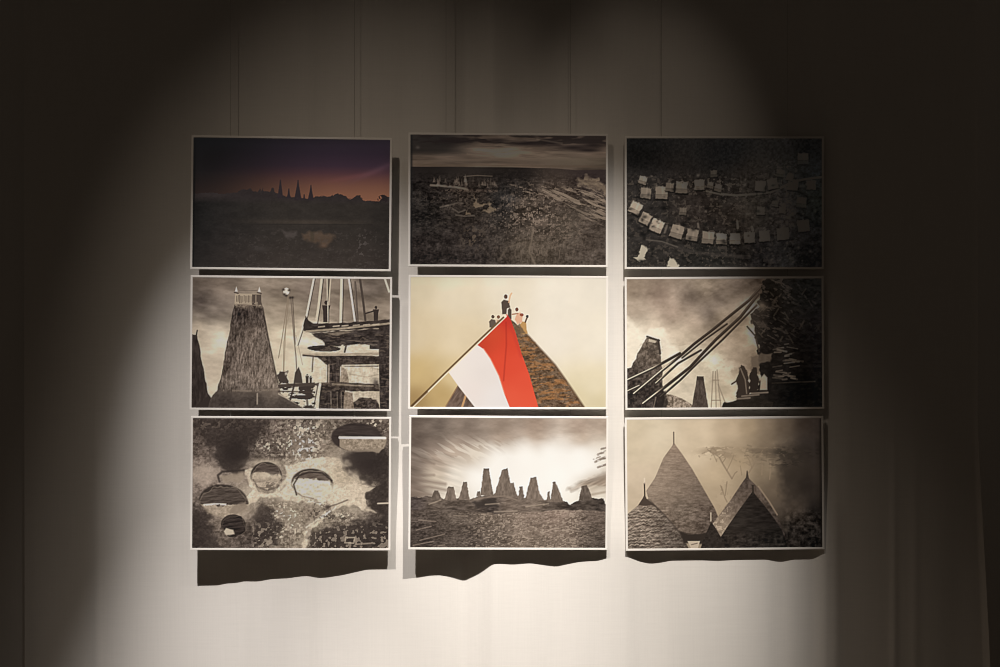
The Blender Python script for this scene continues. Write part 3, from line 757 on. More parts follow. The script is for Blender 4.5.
def bamboo(a):
    U, V = a.U, a.V
    a.c = a.ramp([(80, 70, (142, 124, 106)), (90, 200, (150, 132, 114)), (200, 130, (146, 126, 110)), (250, 200, (168, 146, 128)), (340, 130, (112, 98, 86)), (400, 80, (130, 115, 98)), (470, 150, (104, 91, 80)),
                  (420, 200, (96, 84, 74)), (560, 90, (88, 76, 66)), (560, 150, (112, 98, 84)), (640, 70, (66, 56, 48)), (75, 260, (232, 216, 192)), (100, 300, (240, 226, 202)), (90, 380, (230, 214, 190)),
                  (190, 260, (214, 196, 172)), (260, 290, (206, 188, 164)), (240, 220, (160, 140, 122)), (350, 250, (168, 148, 128)), (320, 300, (196, 178, 154)), (480, 210, (150, 132, 112)),
                  (290, 440, (212, 196, 170)), (440, 410, (226, 212, 184)), (480, 340, (170, 150, 128)), (570, 300, (140, 122, 102)), (560, 400, (128, 112, 94)), (600, 440, (112, 96, 80)),
                  (520, 420, (158, 140, 120)), (320, 540, (212, 196, 172)), (400, 560, (206, 190, 164)), (510, 520, (200, 182, 156)), (530, 570, (190, 172, 146)), (280, 580, (206, 190, 166))])
    sky = np.ones_like(U)
    a.grain(sky, 40, 90, 60, 4)
    a.mix(.5 * smooth(.5, .8, a.noise(70, 40, 4)) * a.blob(400, 90, 90, 50), (158, 140, 122))
    a.mix(.7 * a.poly([(50, 195), (90, 250), (140, 285), (200, 262), (260, 320), (290, 400), (200, 420), (50, 440)], 22, 16, 40), (240, 226, 203))
    a.mix(.3 * smooth(.45, .7, a.noise(50, 36, 4)) * a.poly([(200, 290), (330, 330), (470, 380), (540, 440), (520, 480), (330, 470), (230, 400)], 40), (232, 217, 192))
    a.grain(sky, 10, 20, 14)
    # left tower
    tw = a.poly([(142, 306), (198, 322), (206, 400), (212, 470), (214, 530), (235, 640), (45, 640), (45, 446), (76, 440), (100, 385)], 4, 3)
    a.mix(tw, a.ramp([(150, 330, (112, 98, 84)), (190, 340, (84, 74, 64)), (110, 420, (98, 86, 75)), (170, 400, (116, 102, 89)), (180, 460, (88, 77, 68)), (75, 480, (70, 60, 54)), (150, 540, (62, 54, 48)),
                              (80, 590, (54, 47, 42)), (190, 600, (54, 46, 42))]))
    a.grain(tw, 56, 12, 12, 3)
    a.mix(a.line([(144, 304), (198, 322)], 8), (66, 56, 48))
    a.mix(.8 * a.poly([(152, 314), (186, 324), (180, 334), (150, 326)], 4), (206, 190, 166))
    a.mix(.8 * a.line([(194, 320), (202, 380)], 10), (62, 53, 47))
    a.mix(.6 * smooth(.5, .65, a.noise(16, 14)) * a.blob(160, 360, 40, 36), (64, 55, 48))
    # hut roof and small towers
    hr = a.poly([(225, 562), (250, 563), (300, 582), (345, 610), (360, 640), (210, 640)], 4)
    a.mix(hr, (136, 120, 104))
    a.grain(hr, 70, 8, 8, 2)
    t2 = a.poly([(366, 482), (374, 488), (394, 484), (400, 530), (418, 640), (338, 640), (352, 560)], 4, 1)
    a.mix(t2, (78, 67, 59))
    a.grain(t2, 26, 9, 16)
    a.mix(.8 * a.poly([(365, 482), (395, 483), (396, 500), (364, 500)], 3), (58, 50, 44))
    for p in ([(437, 462), (427, 640)], [(455, 455), (462, 540), (474, 640)], [(448, 462), (450, 640)], [(436, 500), (462, 500)], [(430, 590), (470, 590)], [(460, 520), (490, 600)]):
        a.mix(.75 * a.line(p, 5, 4), (136, 120, 102))
    # bamboo poles
    pl, pd = (206, 190, 166), (52, 43, 36)
    for p, w_, split in (([(58, 498), (170, 446), (290, 380)], 12, 175), ([(85, 560), (210, 456), (296, 388), (354, 338), (434, 278), (511, 216), (600, 145), (656, 84)], 12, 240),
                         ([(183, 514), (282, 424), (384, 366)], 9, 205), ([(125, 604), (235, 520), (335, 442), (400, 372), (452, 318), (560, 220), (640, 120)], 13, 190),
                         ([(203, 574), (290, 500), (374, 418), (482, 318), (560, 240), (632, 168)], 9, 215), ([(300, 400), (400, 320), (500, 250)], 8, 250), ([(58, 548), (110, 524)], 9, 120)):
        m = a.line(p, w_, 4)
        a.mix(m, pd)
        a.mix(a.line([(x - 2, y - 3) for x, y in p], w_ * .42, 3) * smooth(split + 50, split - 20, U), pl)
        a.mix(.22 * a.line([(x - 2, y - 2) for x, y in p], w_ * .3, 3) * smooth(split, split + 60, U), (122, 106, 90))
    a.mix(.8 * a.poly([(180, 620), (195, 560), (225, 545), (235, 600), (225, 640)], 5, 5, 14), (50, 43, 38))
    a.mix(.5 * a.line([(172, 620), (182, 575)], 5), (150, 134, 116))
    # the dark roof frame on the right
    dark = a.poly([(660, 60), (700, 40), (940, 40), (940, 640), (465, 640), (480, 605), (540, 590), (600, 570), (640, 545), (650, 470), (640, 400), (636, 345), (612, 250), (612, 205), (640, 165), (650, 110)], 6, 8, 22)
    a.mix(dark * np.interp(U, [600, 690], [.9, 1]), a.ramp([(640, 220, (42, 36, 31)), (700, 90, (26, 23, 20)), (720, 230, (24, 21, 19)), (850, 120, (18, 17, 15)), (880, 330, (17, 15, 14)), (700, 420, (27, 23, 20)),
                                                           (660, 560, (30, 26, 23)), (560, 605, (40, 35, 30)), (800, 560, (14, 13, 12)), (900, 560, (13, 12, 11))]))
    a.mix(dark * .6 * smooth(.62, .8, a.noise(26, 9, 3, .5)) * smooth(900, 640, U) * smooth(420, 300, V), (70, 61, 53))
    rng = np.random.default_rng(12)
    for k in range(34):
        u, v, L = rng.uniform(700, 800), rng.uniform(335, 500), rng.uniform(14, 50)
        t = rng.uniform(-.25, .25)
        a.mix(.75 * a.line([(u, v), (u + L, v + t * L)], rng.uniform(4, 9), 4), np.array((82, 72, 62)) * rng.uniform(.6, 1.05))
    for k in range(30):
        u, v, L = rng.uniform(625, 900), rng.uniform(100, 330), rng.uniform(10, 40)
        t = rng.uniform(.6, 1.8) * rng.choice([-1, 1])
        a.mix(.6 * a.line([(u, v), (u + L * .5, v + t * L * .5)], rng.uniform(4, 9), 4), np.array((64, 56, 48)) * np.interp(u, [620, 900], [1.15, .45]))
    a.mix(.6 * a.line([(700, 515), (890, 508)], 5, 5), (52, 45, 38))
    a.mix(.7 * a.blob(655, 172, 26, 20, .5), (94, 82, 70))
    a.mix(.9 * a.line([(590, 262), (622, 300)], 7), (46, 39, 33))
    a.mix(.9 * a.line([(625, 300), (642, 372)], 8), (56, 48, 41))
    a.mix(.8 * a.poly([(610, 400), (650, 380), (700, 385), (690, 420), (650, 430), (640, 470), (610, 480)], 8, 5), (88, 76, 64))
    # figures
    a.mix(a.poly([(542, 590), (544, 500), (552, 450), (560, 434), (576, 436), (590, 470), (600, 520), (596, 590)], 5, 4, 14), (56, 47, 40))
    a.mix(.7 * a.line([(560, 450), (580, 500), (586, 560)], 6), (118, 103, 88))
    a.mix(.9 * a.line([(552, 478), (540, 505), (520, 518)], 7), (60, 51, 43))
    a.mix(a.poly([(596, 560), (600, 480), (612, 440), (628, 440), (640, 500), (636, 560)], 5, 4, 14), (44, 37, 32))
    a.mix(a.poly([(645, 545), (650, 490), (664, 474), (678, 490), (678, 545)], 5), (140, 122, 104))
    a.mix(.9 * a.poly([(470, 640), (480, 603), (540, 590), (640, 580), (700, 600), (700, 640)], 5, 4), (38, 33, 28))
    for p in ([(565, 572), (640, 566)], [(540, 584), (600, 580)], [(610, 560), (680, 556)]):
        a.mix(.7 * a.line(p, 7, 5), (126, 111, 96))
    a.grain(dark, 9, 16, 10)


def ovals(a):
    U, V = a.U, a.V
    a.c = a.ramp([(90, 90, (78, 68, 62)), (90, 150, (84, 73, 66)), (100, 215, (112, 98, 88)), (230, 90, (58, 50, 46)), (230, 200, (50, 43, 40)), (350, 100, (78, 68, 62)), (420, 90, (112, 98, 88)), (420, 180, (104, 92, 82)),
                  (540, 85, (86, 76, 68)), (520, 160, (150, 134, 116)), (600, 180, (132, 117, 102)), (660, 230, (190, 172, 150)), (720, 250, (204, 188, 164)), (760, 320, (206, 190, 165)), (540, 240, (188, 170, 148)),
                  (100, 290, (176, 158, 142)), (140, 270, (176, 158, 142)), (75, 330, (120, 106, 96)), (300, 310, (178, 160, 142)), (310, 380, (206, 190, 166)), (440, 385, (214, 198, 174)), (600, 400, (212, 196, 172)),
                  (700, 390, (214, 200, 175)), (430, 440, (146, 130, 112)), (380, 500, (76, 66, 60)), (500, 470, (196, 180, 155)), (480, 560, (132, 117, 102)), (580, 450, (140, 124, 108)), (620, 500, (196, 180, 156)),
                  (560, 580, (170, 154, 132)), (650, 580, (64, 55, 50)), (760, 450, (206, 190, 166)), (740, 500, (126, 112, 97)), (800, 560, (70, 61, 55)), (890, 540, (68, 59, 54)), (880, 420, (84, 73, 66)),
                  (90, 500, (72, 62, 57)), (80, 590, (62, 53, 49)), (150, 500, (128, 114, 100)), (180, 580, (120, 106, 94)), (260, 600, (92, 80, 72)), (330, 590, (74, 64, 58)), (880, 250, (56, 48, 44)), (800, 90, (88, 77, 69)), (900, 90, (110, 97, 86))])
    one = np.ones_like(U)
    a.mix(.8 * a.blob(800, 110, 140, 45), (74, 64, 58))
    lum = a.c.mean(-1)
    a.grain(one, 40, 30, 24, 4)
    a.grain(one * smooth(200, 130, lum), 64, 10, 8, 3)
    # pale trodden ground and paths
    gnd = a.poly([(470, 262), (520, 238), (620, 215), (700, 225), (750, 265), (800, 315), (862, 345), (815, 368), (832, 430), (872, 468), (835, 462), (765, 425), (700, 442), (640, 490), (588, 535), (568, 580), (562, 640), (545, 640),
                  (550, 560), (600, 500), (655, 448), (600, 428), (520, 414), (430, 398), (345, 398), (305, 432), (286, 402), (318, 370), (296, 325), (288, 270), (318, 262), (325, 340), (345, 376), (420, 386), (470, 335)], 9, 8, 26)
    a.mix((1 - gnd) * .3, (84, 73, 66))
    a.mix(gnd * (.74 + .26 * a.noise(30, 24, 3)), (208, 190, 167))
    a.mix(.8 * a.line([(415, 388), (452, 340), (505, 282)], 15, 9), (212, 196, 172))
    a.mix(.55 * a.poly([(50, 268), (120, 255), (168, 262), (172, 330), (100, 350), (50, 335)], 22, 8), (178, 160, 144))
    a.mix(.7 * a.poly([(640, 300), (690, 240), (745, 275), (790, 325), (740, 345), (690, 340)], 30, 12), (188, 171, 147))
    a.grain(gnd, 26, 10, 8, 3)
    a.mix(.15 * gnd * smooth(.6, .8, a.noise(12, 10, 2)), (120, 106, 93))
    a.mix(.7 * a.line([(655, 440), (700, 425), (742, 408)], 6, 5), (96, 84, 74))
    a.mix(.7 * a.line([(560, 530), (620, 488), (690, 440)], 7, 6), (226, 212, 190))
    a.mix(.9 * a.blob(652, 440, 16, 14), (70, 60, 54))
    sp = a.noise(10, 9, 2)
    a.mix(.85 * smooth(.6, .75, sp) * np.clip(a.blob(540, 170, 90, 85) * 1.2, 0, 1), (226, 212, 190))
    a.mix(.75 * smooth(.62, .75, sp) * np.clip(a.blob(440, 460, 70, 60) + a.blob(510, 520, 40, 80) + a.blob(390, 170, 80, 40) + a.blob(720, 480, 90, 26), 0, 1), (214, 198, 176))
    a.mix(.8 * smooth(.66, .8, a.noise(12, 11, 2)) * np.clip(a.blob(560, 90, 160, 40) + a.blob(440, 560, 60, 60) + a.blob(870, 70, 70, 40), 0, 1), (214, 198, 176))
    a.mix(.75 * smooth(.55, .7, a.noise(11, 10, 2)) * np.clip(a.blob(420, 200, 90, 50) + a.blob(590, 450, 80, 40) + a.blob(700, 490, 100, 30), 0, 1), (74, 64, 57))
    # dark woods
    for pts in ([(60, 45), (400, 45), (360, 120), (320, 170), (305, 240), (270, 275), (200, 285), (150, 235), (140, 180), (90, 130), (55, 120)],
                [(720, 215), (770, 190), (930, 185), (930, 335), (850, 340), (800, 305), (750, 265)], [(815, 370), (860, 350), (930, 340), (930, 490), (870, 460), (835, 430)],
                [(575, 560), (640, 530), (740, 520), (860, 480), (930, 480), (930, 630), (580, 630)], [(345, 440), (420, 460), (445, 520), (430, 600), (330, 600), (310, 500)],
                [(45, 450), (80, 430), (130, 480), (150, 560), (190, 630), (45, 630)]):
        a.mix(.7 * a.poly(pts, 24, 20, 30), (56, 48, 44))
    a.mix(.85 * a.blob(820, 245, 85, 62), (54, 46, 43))
    a.mix(.85 * a.blob(235, 205, 85, 70), (50, 43, 40))
    a.mix(.6 * smooth(.66, .8, a.noise(13, 12, 2)) * smooth(470, 560, V) * smooth(280, 340, U), (170, 154, 136))
    a.mix(.5 * smooth(.66, .82, a.noise(14, 12, 2)) * smooth(140, 60, V) * smooth(420, 60, U), (124, 110, 98))
    # oval roofs
    def oval(u, v, ru, rv, ang, split, top, low, ridge=None):
        m = a.blob(u + (a.noise(30, 30, 2) - .5) * 14, v + (a.noise(30, 30, 2) - .5) * 14, ru, rv, ang, hard=3.5)
        up = smooth(v + rv * .45, v - rv * .1, V)
        a.mix(.85 * up * a.blob(u - 3, v - 5, ru * 1.06, rv * 1.06, ang, hard=4), (50, 43, 39))
        a.mix(m * (.7 + .3 * up), low)
        a.grain(m, 34, 10, 8)
        dk = m * smooth(split + 5, split - 5, V + (a.noise(24, 24) - .5) * 16)
        a.mix(dk, top)
        a.grain(dk, 34, 34, 6, 3, -.1)
        if ridge:
            a.mix(.9 * m * a.line(ridge, 9, 5) * smooth(.15, .4, a.noise(14, 14)), (226, 212, 190))
    a.mix(.9 * a.blob(245, 455, 80, 44), (180, 162, 142))
    oval(193, 420, 102, 70, .08, 432, (78, 68, 61), (170, 153, 133), [(106, 432), (150, 428), (226, 430)])
    a.mix(.8 * a.poly([(232, 432), (290, 412), (296, 440), (250, 480), (215, 470)], 10, 5), (134, 119, 104))
    a.mix(.85 * a.blob(378, 245, 78, 18), (196, 180, 158))
    oval(383, 308, 66, 60, .1, 292, (84, 73, 66), (176, 159, 139))
    a.mix(.7 * a.blob(385, 300, 50, 12), (198, 182, 160))
    a.mix(.6 * a.line([(322, 320), (340, 350), (380, 366), (430, 352), (448, 320)], 7, 6) * smooth(.3, .5, a.noise(14, 14)), (80, 70, 62))
    a.mix(.7 * a.blob(390, 345, 52, 26) * smooth(.42, .6, a.noise(12, 12)), (92, 81, 72))
    oval(588, 342, 88, 64, .1, 320, (106, 93, 83), (214, 200, 176))
    a.mix(.8 * a.blob(606, 356, 62, 34, .1, hard=3), (206, 190, 166))
    a.mix(.7 * a.line([(540, 335), (600, 326), (660, 330)], 8, 6), (232, 218, 196))
    a.grain(a.blob(600, 360, 80, 50), 44, 12, 9, 2)
    a.mix(.6 * a.line([(512, 372), (540, 392), (590, 402)], 6, 5), (110, 97, 86))
    a.mix(.8 * a.line([(515, 385), (502, 340), (525, 300), (570, 284), (630, 288), (672, 322)], 7, 5), (56, 48, 44))
    oval(238, 525, 52, 44, .1, 575, (54, 46, 42), (130, 115, 100))
    a.mix(.9 * a.poly([(195, 552), (205, 535), (232, 540), (240, 560), (205, 566)], 6, 3), (202, 186, 164))
    a.mix(.8 * a.poly([(168, 300), (200, 296), (280, 285), (290, 310), (260, 330), (190, 332)], 8, 5), (150, 134, 117))
    a.mix(.8 * a.line([(172, 328), (165, 300), (185, 284), (280, 276)], 9, 6), (58, 50, 46))
    # long house at the upper right
    a.mix(a.blob(780, 128, 112, 62, 0, hard=4), (64, 55, 51))
    a.grain(a.blob(780, 105, 112, 45, 0, hard=4), 18, 50, 9)
    a.mix(a.poly([(704, 126), (915, 128), (905, 175), (880, 195), (740, 190), (705, 170)], 6, 3), (150, 134, 116))
    a.grain(a.poly([(704, 126), (915, 128), (905, 175), (740, 190)], 6), 44, 8, 8)
    a.mix(a.line([(706, 130), (908, 131)], 11, 4), (236, 222, 200))
    a.mix(.8 * a.blob(800, 210, 70, 22), (60, 52, 48))
    for p in ([(735, 575), (775, 575), (772, 600), (732, 598)],):
        a.mix(.8 * a.line(p + [p[0]], 6, 4), (176, 160, 140))
    a.mix(.8 * a.line([(780, 570), (782, 605), (850, 600)], 7, 5), (150, 134, 118))
    a.mix(.9 * a.line([(878, 423), (925, 421)], 7, 4), (196, 180, 160))
    a.mix(.9 * a.poly([(808, 375), (825, 355), (865, 350), (840, 368)], 5), (196, 180, 158))


def skyline(a):
    U, V = a.U, a.V
    a.c = a.ramp([(60, 60, (100, 87, 77)), (70, 150, (96, 83, 74)), (80, 230, (108, 94, 84)), (60, 300, (118, 103, 92)), (60, 370, (120, 104, 92)), (160, 90, (108, 95, 85)), (160, 170, (126, 110, 98)), (300, 80, (122, 107, 95)), (300, 140, (142, 124, 110)),
                  (450, 80, (140, 122, 107)), (450, 140, (160, 140, 122)), (600, 80, (158, 136, 118)), (600, 140, (182, 160, 140)), (800, 80, (172, 150, 132)), (800, 140, (186, 164, 142)), (900, 80, (166, 146, 128)),
                  (160, 240, (176, 156, 138)), (240, 200, (182, 162, 143)), (150, 310, (206, 190, 168)), (250, 290, (238, 228, 212)), (330, 210, (212, 196, 176)), (420, 230, (240, 230, 216)), (560, 210, (248, 240, 228)), (330, 320, (246, 238, 226)),
                  (650, 200, (250, 244, 234)), (800, 200, (250, 244, 234)), (700, 300, (250, 246, 238)), (890, 160, (222, 206, 186)), (900, 240, (236, 224, 206)), (800, 260, (250, 244, 234)), (900, 320, (160, 142, 122)), (860, 350, (190, 172, 150)),
                  (760, 380, (244, 236, 220)), (890, 385, (240, 230, 212)), (600, 380, (248, 242, 232)), (220, 400, (230, 218, 200))])
    st = a.noise(90, 16, 3, .55)
    a.grain(smooth(320, 200, U) * smooth(120, 220, V), 34, 100, 16, 3, .3)
    a.grain(smooth(190, 120, V), 22, 60, 26, 4)
    a.mix(.6 * smooth(.5, .7, st) * a.blob(330, 190, 220, 50), (236, 224, 206))
    for p, w_ in (([(50, 318), (110, 325), (200, 340)], 14), ([(50, 355), (130, 352), (230, 372)], 12), ([(50, 380), (150, 388)], 12), ([(100, 235), (150, 250)], 8), ([(70, 300), (150, 300)], 9)):
        a.mix(.6 * a.line(p, w_, 12), (130, 113, 100))
    for p, w_ in (([(880, 205), (915, 190)], 9), ([(868, 238), (915, 215)], 9), ([(880, 262), (915, 250)], 8), ([(895, 180), (915, 175)], 7), ([(888, 225), (912, 222)], 7)):
        a.mix(.75 * a.line(p, w_, 6) * smooth(.25, .5, a.noise(16, 8)), (128, 112, 98))
    a.mix(.85 * a.poly([(740, 362), (800, 325), (860, 305), (925, 278), (925, 345), (860, 345), (800, 352), (760, 376)], 14, 6), (150, 132, 114))
    a.grain(a.poly([(740, 362), (800, 325), (925, 278), (925, 345), (760, 376)], 14), 40, 60, 8, 2, -.4)
    a.mix(.6 * a.line([(850, 385), (915, 372)], 10, 8), (160, 142, 122))
    a.mix(.8 * a.poly([(420, 190), (560, 172), (900, 168), (905, 270), (800, 320), (720, 380), (560, 400), (330, 400), (300, 300)], 90, 20, 80), (250, 244, 234))
    for p, w_ in (([(880, 205), (915, 190)], 9), ([(868, 238), (915, 215)], 9), ([(880, 262), (915, 250)], 8), ([(895, 180), (915, 175)], 7), ([(888, 225), (912, 222)], 7), ([(860, 225), (890, 215)], 5)):
        a.mix(.7 * a.line(p, w_, 6) * smooth(.25, .5, a.noise(16, 8)), (128, 112, 98))
    # ridge of the village
    rid = a.poly([(40, 396), (100, 400), (125, 390), (140, 402), (200, 404), (262, 404), (312, 410), (345, 392), (420, 384), (470, 380), (520, 390), (560, 402), (640, 408), (700, 410), (740, 416), (755, 428), (790, 414), (820, 402), (870, 400),
                  (905, 402), (912, 424), (930, 424), (930, 480), (40, 480)], 4, 3, 14)
    a.mix(rid, a.ramp([(60, 420, (74, 64, 60)), (160, 415, (104, 91, 80)), (250, 420, (120, 105, 92)), (250, 440, (66, 57, 51)), (360, 400, (110, 96, 84)), (400, 435, (60, 52, 48)), (480, 420, (124, 108, 95)), (560, 430, (118, 103, 91)), (600, 420, (128, 112, 98)),
                              (680, 440, (86, 75, 66)), (760, 445, (74, 64, 57)), (840, 430, (78, 68, 60)), (900, 440, (70, 61, 55))]))
    a.grain(rid, 44, 22, 9, 3)
    tw = [([(145, 388), (152, 368), (170, 368), (178, 388), (188, 412), (136, 412)], 104), ([(213, 352), (237, 351), (244, 378), (252, 412), (196, 412)], 118), ([(280, 330), (296, 329), (302, 365), (310, 410), (260, 410)], 112),
          ([(371, 271), (394, 271), (402, 315), (416, 390), (356, 390)], 114), ([(344, 372), (356, 370), (358, 392), (340, 394)], 104), ([(452, 276), (476, 268), (482, 300), (492, 335), (504, 332), (512, 365), (522, 395), (418, 392), (432, 345)], 116),
          ([(531, 350), (545, 350), (553, 408), (524, 408)], 114), ([(580, 312), (604, 306), (612, 345), (622, 384), (644, 412), (555, 412), (566, 365)], 122), ([(658, 372), (664, 370), (670, 412), (651, 414)], 118),
          ([(680, 330), (688, 326), (700, 350), (716, 390), (730, 418), (668, 418)], 118), ([(809, 346), (832, 342), (844, 370), (858, 408), (795, 412)], 96)]
    for pts, b in tw:
        m = a.poly(pts, 4, 1.5, 10)
        a.mix(m, np.array((1.06, .93, .82)) * b)
        a.grain(m, 26, 8, 18, 2)
        top = min(p[1] for p in pts)
        a.mix(.5 * m * smooth(top + 12, top, V), (84, 74, 66))
    a.mix(.8 * a.line([(330, 408), (400, 396), (470, 392), (520, 410)], 7, 6), (140, 123, 108))
    a.mix(.8 * a.poly([(320, 415), (420, 402), (440, 440), (340, 448)], 10, 5), (62, 54, 49))
    for p in ([(130, 430), (180, 412)], [(380, 430), (440, 425)], [(560, 438), (640, 428)], [(420, 462), (520, 458)], [(640, 430), (660, 425)]):
        a.mix(.6 * a.line(p, 6, 5), (176, 158, 138))
    # foreground field
    fld = a.poly([(40, 456), (300, 462), (420, 470), (560, 464), (760, 452), (930, 458), (930, 640), (40, 640)], 6, 3)
    a.mix(fld, a.ramp([(80, 480, (92, 80, 71)), (80, 560, (82, 71, 64)), (80, 610, (78, 68, 60)), (250, 490, (104, 91, 80)), (250, 570, (92, 80, 71)), (420, 490, (128, 112, 98)), (430, 560, (112, 98, 86)), (560, 490, (156, 136, 120)), (560, 570, (142, 124, 108)),
                              (700, 480, (160, 138, 122)), (720, 540, (140, 122, 107)), (860, 490, (120, 104, 92)), (860, 560, (104, 91, 80)), (900, 600, (86, 75, 66)), (600, 610, (128, 112, 98)), (300, 610, (84, 73, 65))]))
    a.grain(fld, 24, 70, 24, 3, -.08)
    a.grain(fld, 30, 18, 6, 3, -.08)
    a.grain(fld, 28, 8, 5, 2)
    a.mix(.6 * smooth(.66, .84, a.noise(11, 6, 2)) * fld * smooth(200, 420, U) * smooth(900, 760, U), (190, 170, 150))
    a.scale(fld * np.interp(V, [456, 500, 620], [.96, .95, .9]), .93)
    for p in ([(75, 545), (110, 535), (140, 528)], [(90, 590), (150, 575), (200, 562)], [(60, 612), (150, 595)], [(170, 615), (200, 610)], [(85, 500), (160, 506)], [(240, 480), (300, 482)]):
        a.mix(.6 * a.line(p, 5, 4), (156, 138, 122))


def cones(a):
    U, V = a.U, a.V
    a.c = a.ramp([(80, 80, (206, 188, 160)), (90, 200, (206, 188, 160)), (100, 300, (204, 184, 158)), (80, 400, (196, 176, 150)), (200, 120, (212, 195, 168)), (380, 90, (206, 186, 158)), (370, 200, (204, 184, 156)), (450, 300, (186, 165, 136)), (460, 400, (170, 150, 124)),
                  (520, 90, (184, 163, 136)), (600, 90, (158, 138, 112)), (560, 240, (164, 143, 116)), (680, 90, (122, 106, 88)), (700, 180, (118, 102, 84)), (680, 280, (134, 117, 96)), (760, 80, (84, 72, 60)), (760, 150, (86, 75, 64)), (840, 80, (52, 44, 38)),
                  (840, 160, (50, 44, 40)), (900, 80, (38, 32, 28)), (900, 200, (34, 29, 26)), (720, 360, (104, 90, 75)), (780, 320, (62, 54, 47)), (860, 350, (38, 33, 30)), (900, 450, (26, 23, 21)), (800, 430, (66, 57, 49)), (800, 560, (32, 28, 25)), (900, 590, (20, 18, 16))])
    a.grain(np.ones_like(U), 9, 60, 40, 3)
    # misty trees
    tree = (132, 114, 94)
    for p, w_ in (([(522, 316), (500, 280), (480, 246), (468, 222)], 7), ([(522, 316), (536, 292), (545, 285)], 5), ([(480, 246), (495, 225)], 4), ([(468, 222), (440, 200)], 4), ([(468, 222), (490, 205)], 4),
                  ([(598, 290), (622, 252), (642, 222), (660, 205)], 7), ([(622, 252), (612, 225), (590, 210)], 4), ([(642, 222), (690, 205)], 4), ([(655, 300), (658, 240)], 6), ([(690, 320), (696, 240)], 5),
                  ([(475, 350), (490, 400), (500, 420)], 5), ([(500, 330), (492, 390)], 5)):
        a.mix(.7 * a.line(p, w_, 4), tree)
    cl = a.noise(26, 10, 3)
    a.mix(.75 * smooth(.35, .6, cl) * np.clip(a.blob(440, 195, 70, 16) + a.blob(500, 215, 50, 14) + a.blob(480, 180, 60, 9), 0, 1), (142, 123, 101))
    a.mix(.8 * smooth(.3, .6, cl) * np.clip(a.blob(625, 192, 60, 14) + a.blob(670, 208, 50, 16) + a.blob(700, 235, 40, 14), 0, 1), (112, 97, 80))
    a.mix(.8 * smooth(.3, .6, cl) * np.clip(a.blob(760, 200, 80, 26) + a.blob(850, 210, 70, 30) + a.blob(780, 250, 90, 20), 0, 1), (52, 46, 40))
    a.mix(.55 * a.poly([(715, 190), (930, 180), (930, 420), (760, 420), (730, 300)], 60, 20), (44, 38, 33))
    rng = np.random.default_rng(5)
    for k in range(70):
        cx, cy, b = ((440, 192, 128), (495, 214, 132), (630, 196, 104), (690, 214, 92), (770, 205, 54), (600, 240, 128))[k % 6]
        u, v = cx + rng.normal() * 38, cy + rng.normal() * 11
        a.mix(.5 * a.line([(u, v), (u + rng.uniform(-26, 26), v + rng.uniform(-5, 9))], 5, 5), np.array((1.06, .92, .76)) * b)
    for p in ([(455, 240), (440, 205), (415, 185)], [(500, 280), (520, 240), (530, 215)], [(612, 270), (600, 235), (580, 205)], [(642, 222), (660, 190)], [(480, 370), (470, 345)], [(560, 260), (566, 300)]):
        a.mix(.5 * a.line(p, 4, 4), (126, 108, 88))
    a.mix(.5 * a.blob(490, 400, 30, 60) * smooth(.4, .6, a.noise(20, 20)), (130, 112, 92))
    # the big misty cone
    big = a.poly([(258, 168), (265, 152), (275, 168), (300, 202), (345, 270), (400, 368), (446, 450), (480, 540), (440, 580), (280, 580), (150, 400), (140, 368), (180, 310), (218, 222)], 4)
    a.mix(big, a.ramp([(265, 180, (148, 128, 110)), (240, 260, (150, 131, 113)), (300, 260, (132, 114, 98)), (200, 350, (152, 133, 115)), (300, 350, (132, 115, 99)), (370, 370, (112, 97, 84)), (200, 430, (136, 119, 103)), (300, 450, (112, 98, 85)),
                              (400, 450, (100, 86, 75)), (420, 520, (84, 72, 63)), (300, 530, (104, 90, 78))]))
    a.grain(big, 20, 26, 7, 3)
    a.grain(big, 10, 9, 6, 2)
    a.grain(big * smooth(380, 480, V), 40, 13, 8, 3)
    a.mix(a.line([(265, 108), (265, 160)], 6, 3), (120, 103, 90))
    # front left cone
    fl = a.poly([(133, 385), (142, 402), (182, 434), (215, 468), (262, 522), (300, 570), (335, 640), (45, 640), (45, 480), (75, 455), (105, 430), (124, 402)], 4)
    a.mix(fl, a.ramp([(140, 450, (126, 110, 96)), (80, 500, (128, 112, 98)), (200, 500, (112, 98, 86)), (240, 540, (96, 83, 73)), (130, 560, (116, 101, 89)), (280, 600, (86, 75, 66)), (100, 615, (92, 81, 72))]))
    a.grain(fl, 30, 50, 30, 2)
    for k in range(15):
        rng = np.random.default_rng(k)
        v = 442 + k * 13
        for u in np.arange(60, 330, 17.0):
            u, w_ = u + rng.uniform(-7, 7), v + rng.uniform(-5, 5)
            b = np.interp(u, [60, 150, 300], [178, 184, 112]) * rng.uniform(.75, 1.05)
            a.mix(.6 * fl * a.line([(u - 8, w_ + 2), (u, w_ - 3), (u + 8, w_)], 5, 4), np.array((1.05, .95, .84)) * b)
            a.mix(.5 * fl * a.line([(u - 8, w_ + 7), (u + 7, w_ + 6)], 5, 4), (66, 57, 50))
    a.grain(fl, 30, 9, 8)
    a.mix(a.poly([(133, 383), (142, 402), (184, 436), (160, 430), (135, 434), (105, 430), (124, 402)], 4), (78, 66, 57))
    a.mix(a.line([(133, 334), (134, 395)], 7, 3), (82, 70, 60))
    a.mix(.6 * a.line([(133, 312), (133, 334)], 6, 5), (226, 208, 186))
    a.mix(.6 * a.line([(150, 405), (215, 468), (262, 522), (300, 572)], 7, 5), (70, 60, 53))
    # dark eaves, pale gable
    a.mix(a.poly([(285, 548), (330, 560), (445, 556), (470, 575), (440, 605), (310, 605)], 8, 4), (54, 46, 40))
    a.mix(a.poly([(322, 592), (378, 592), (366, 630), (340, 630)], 4), (186, 168, 146))
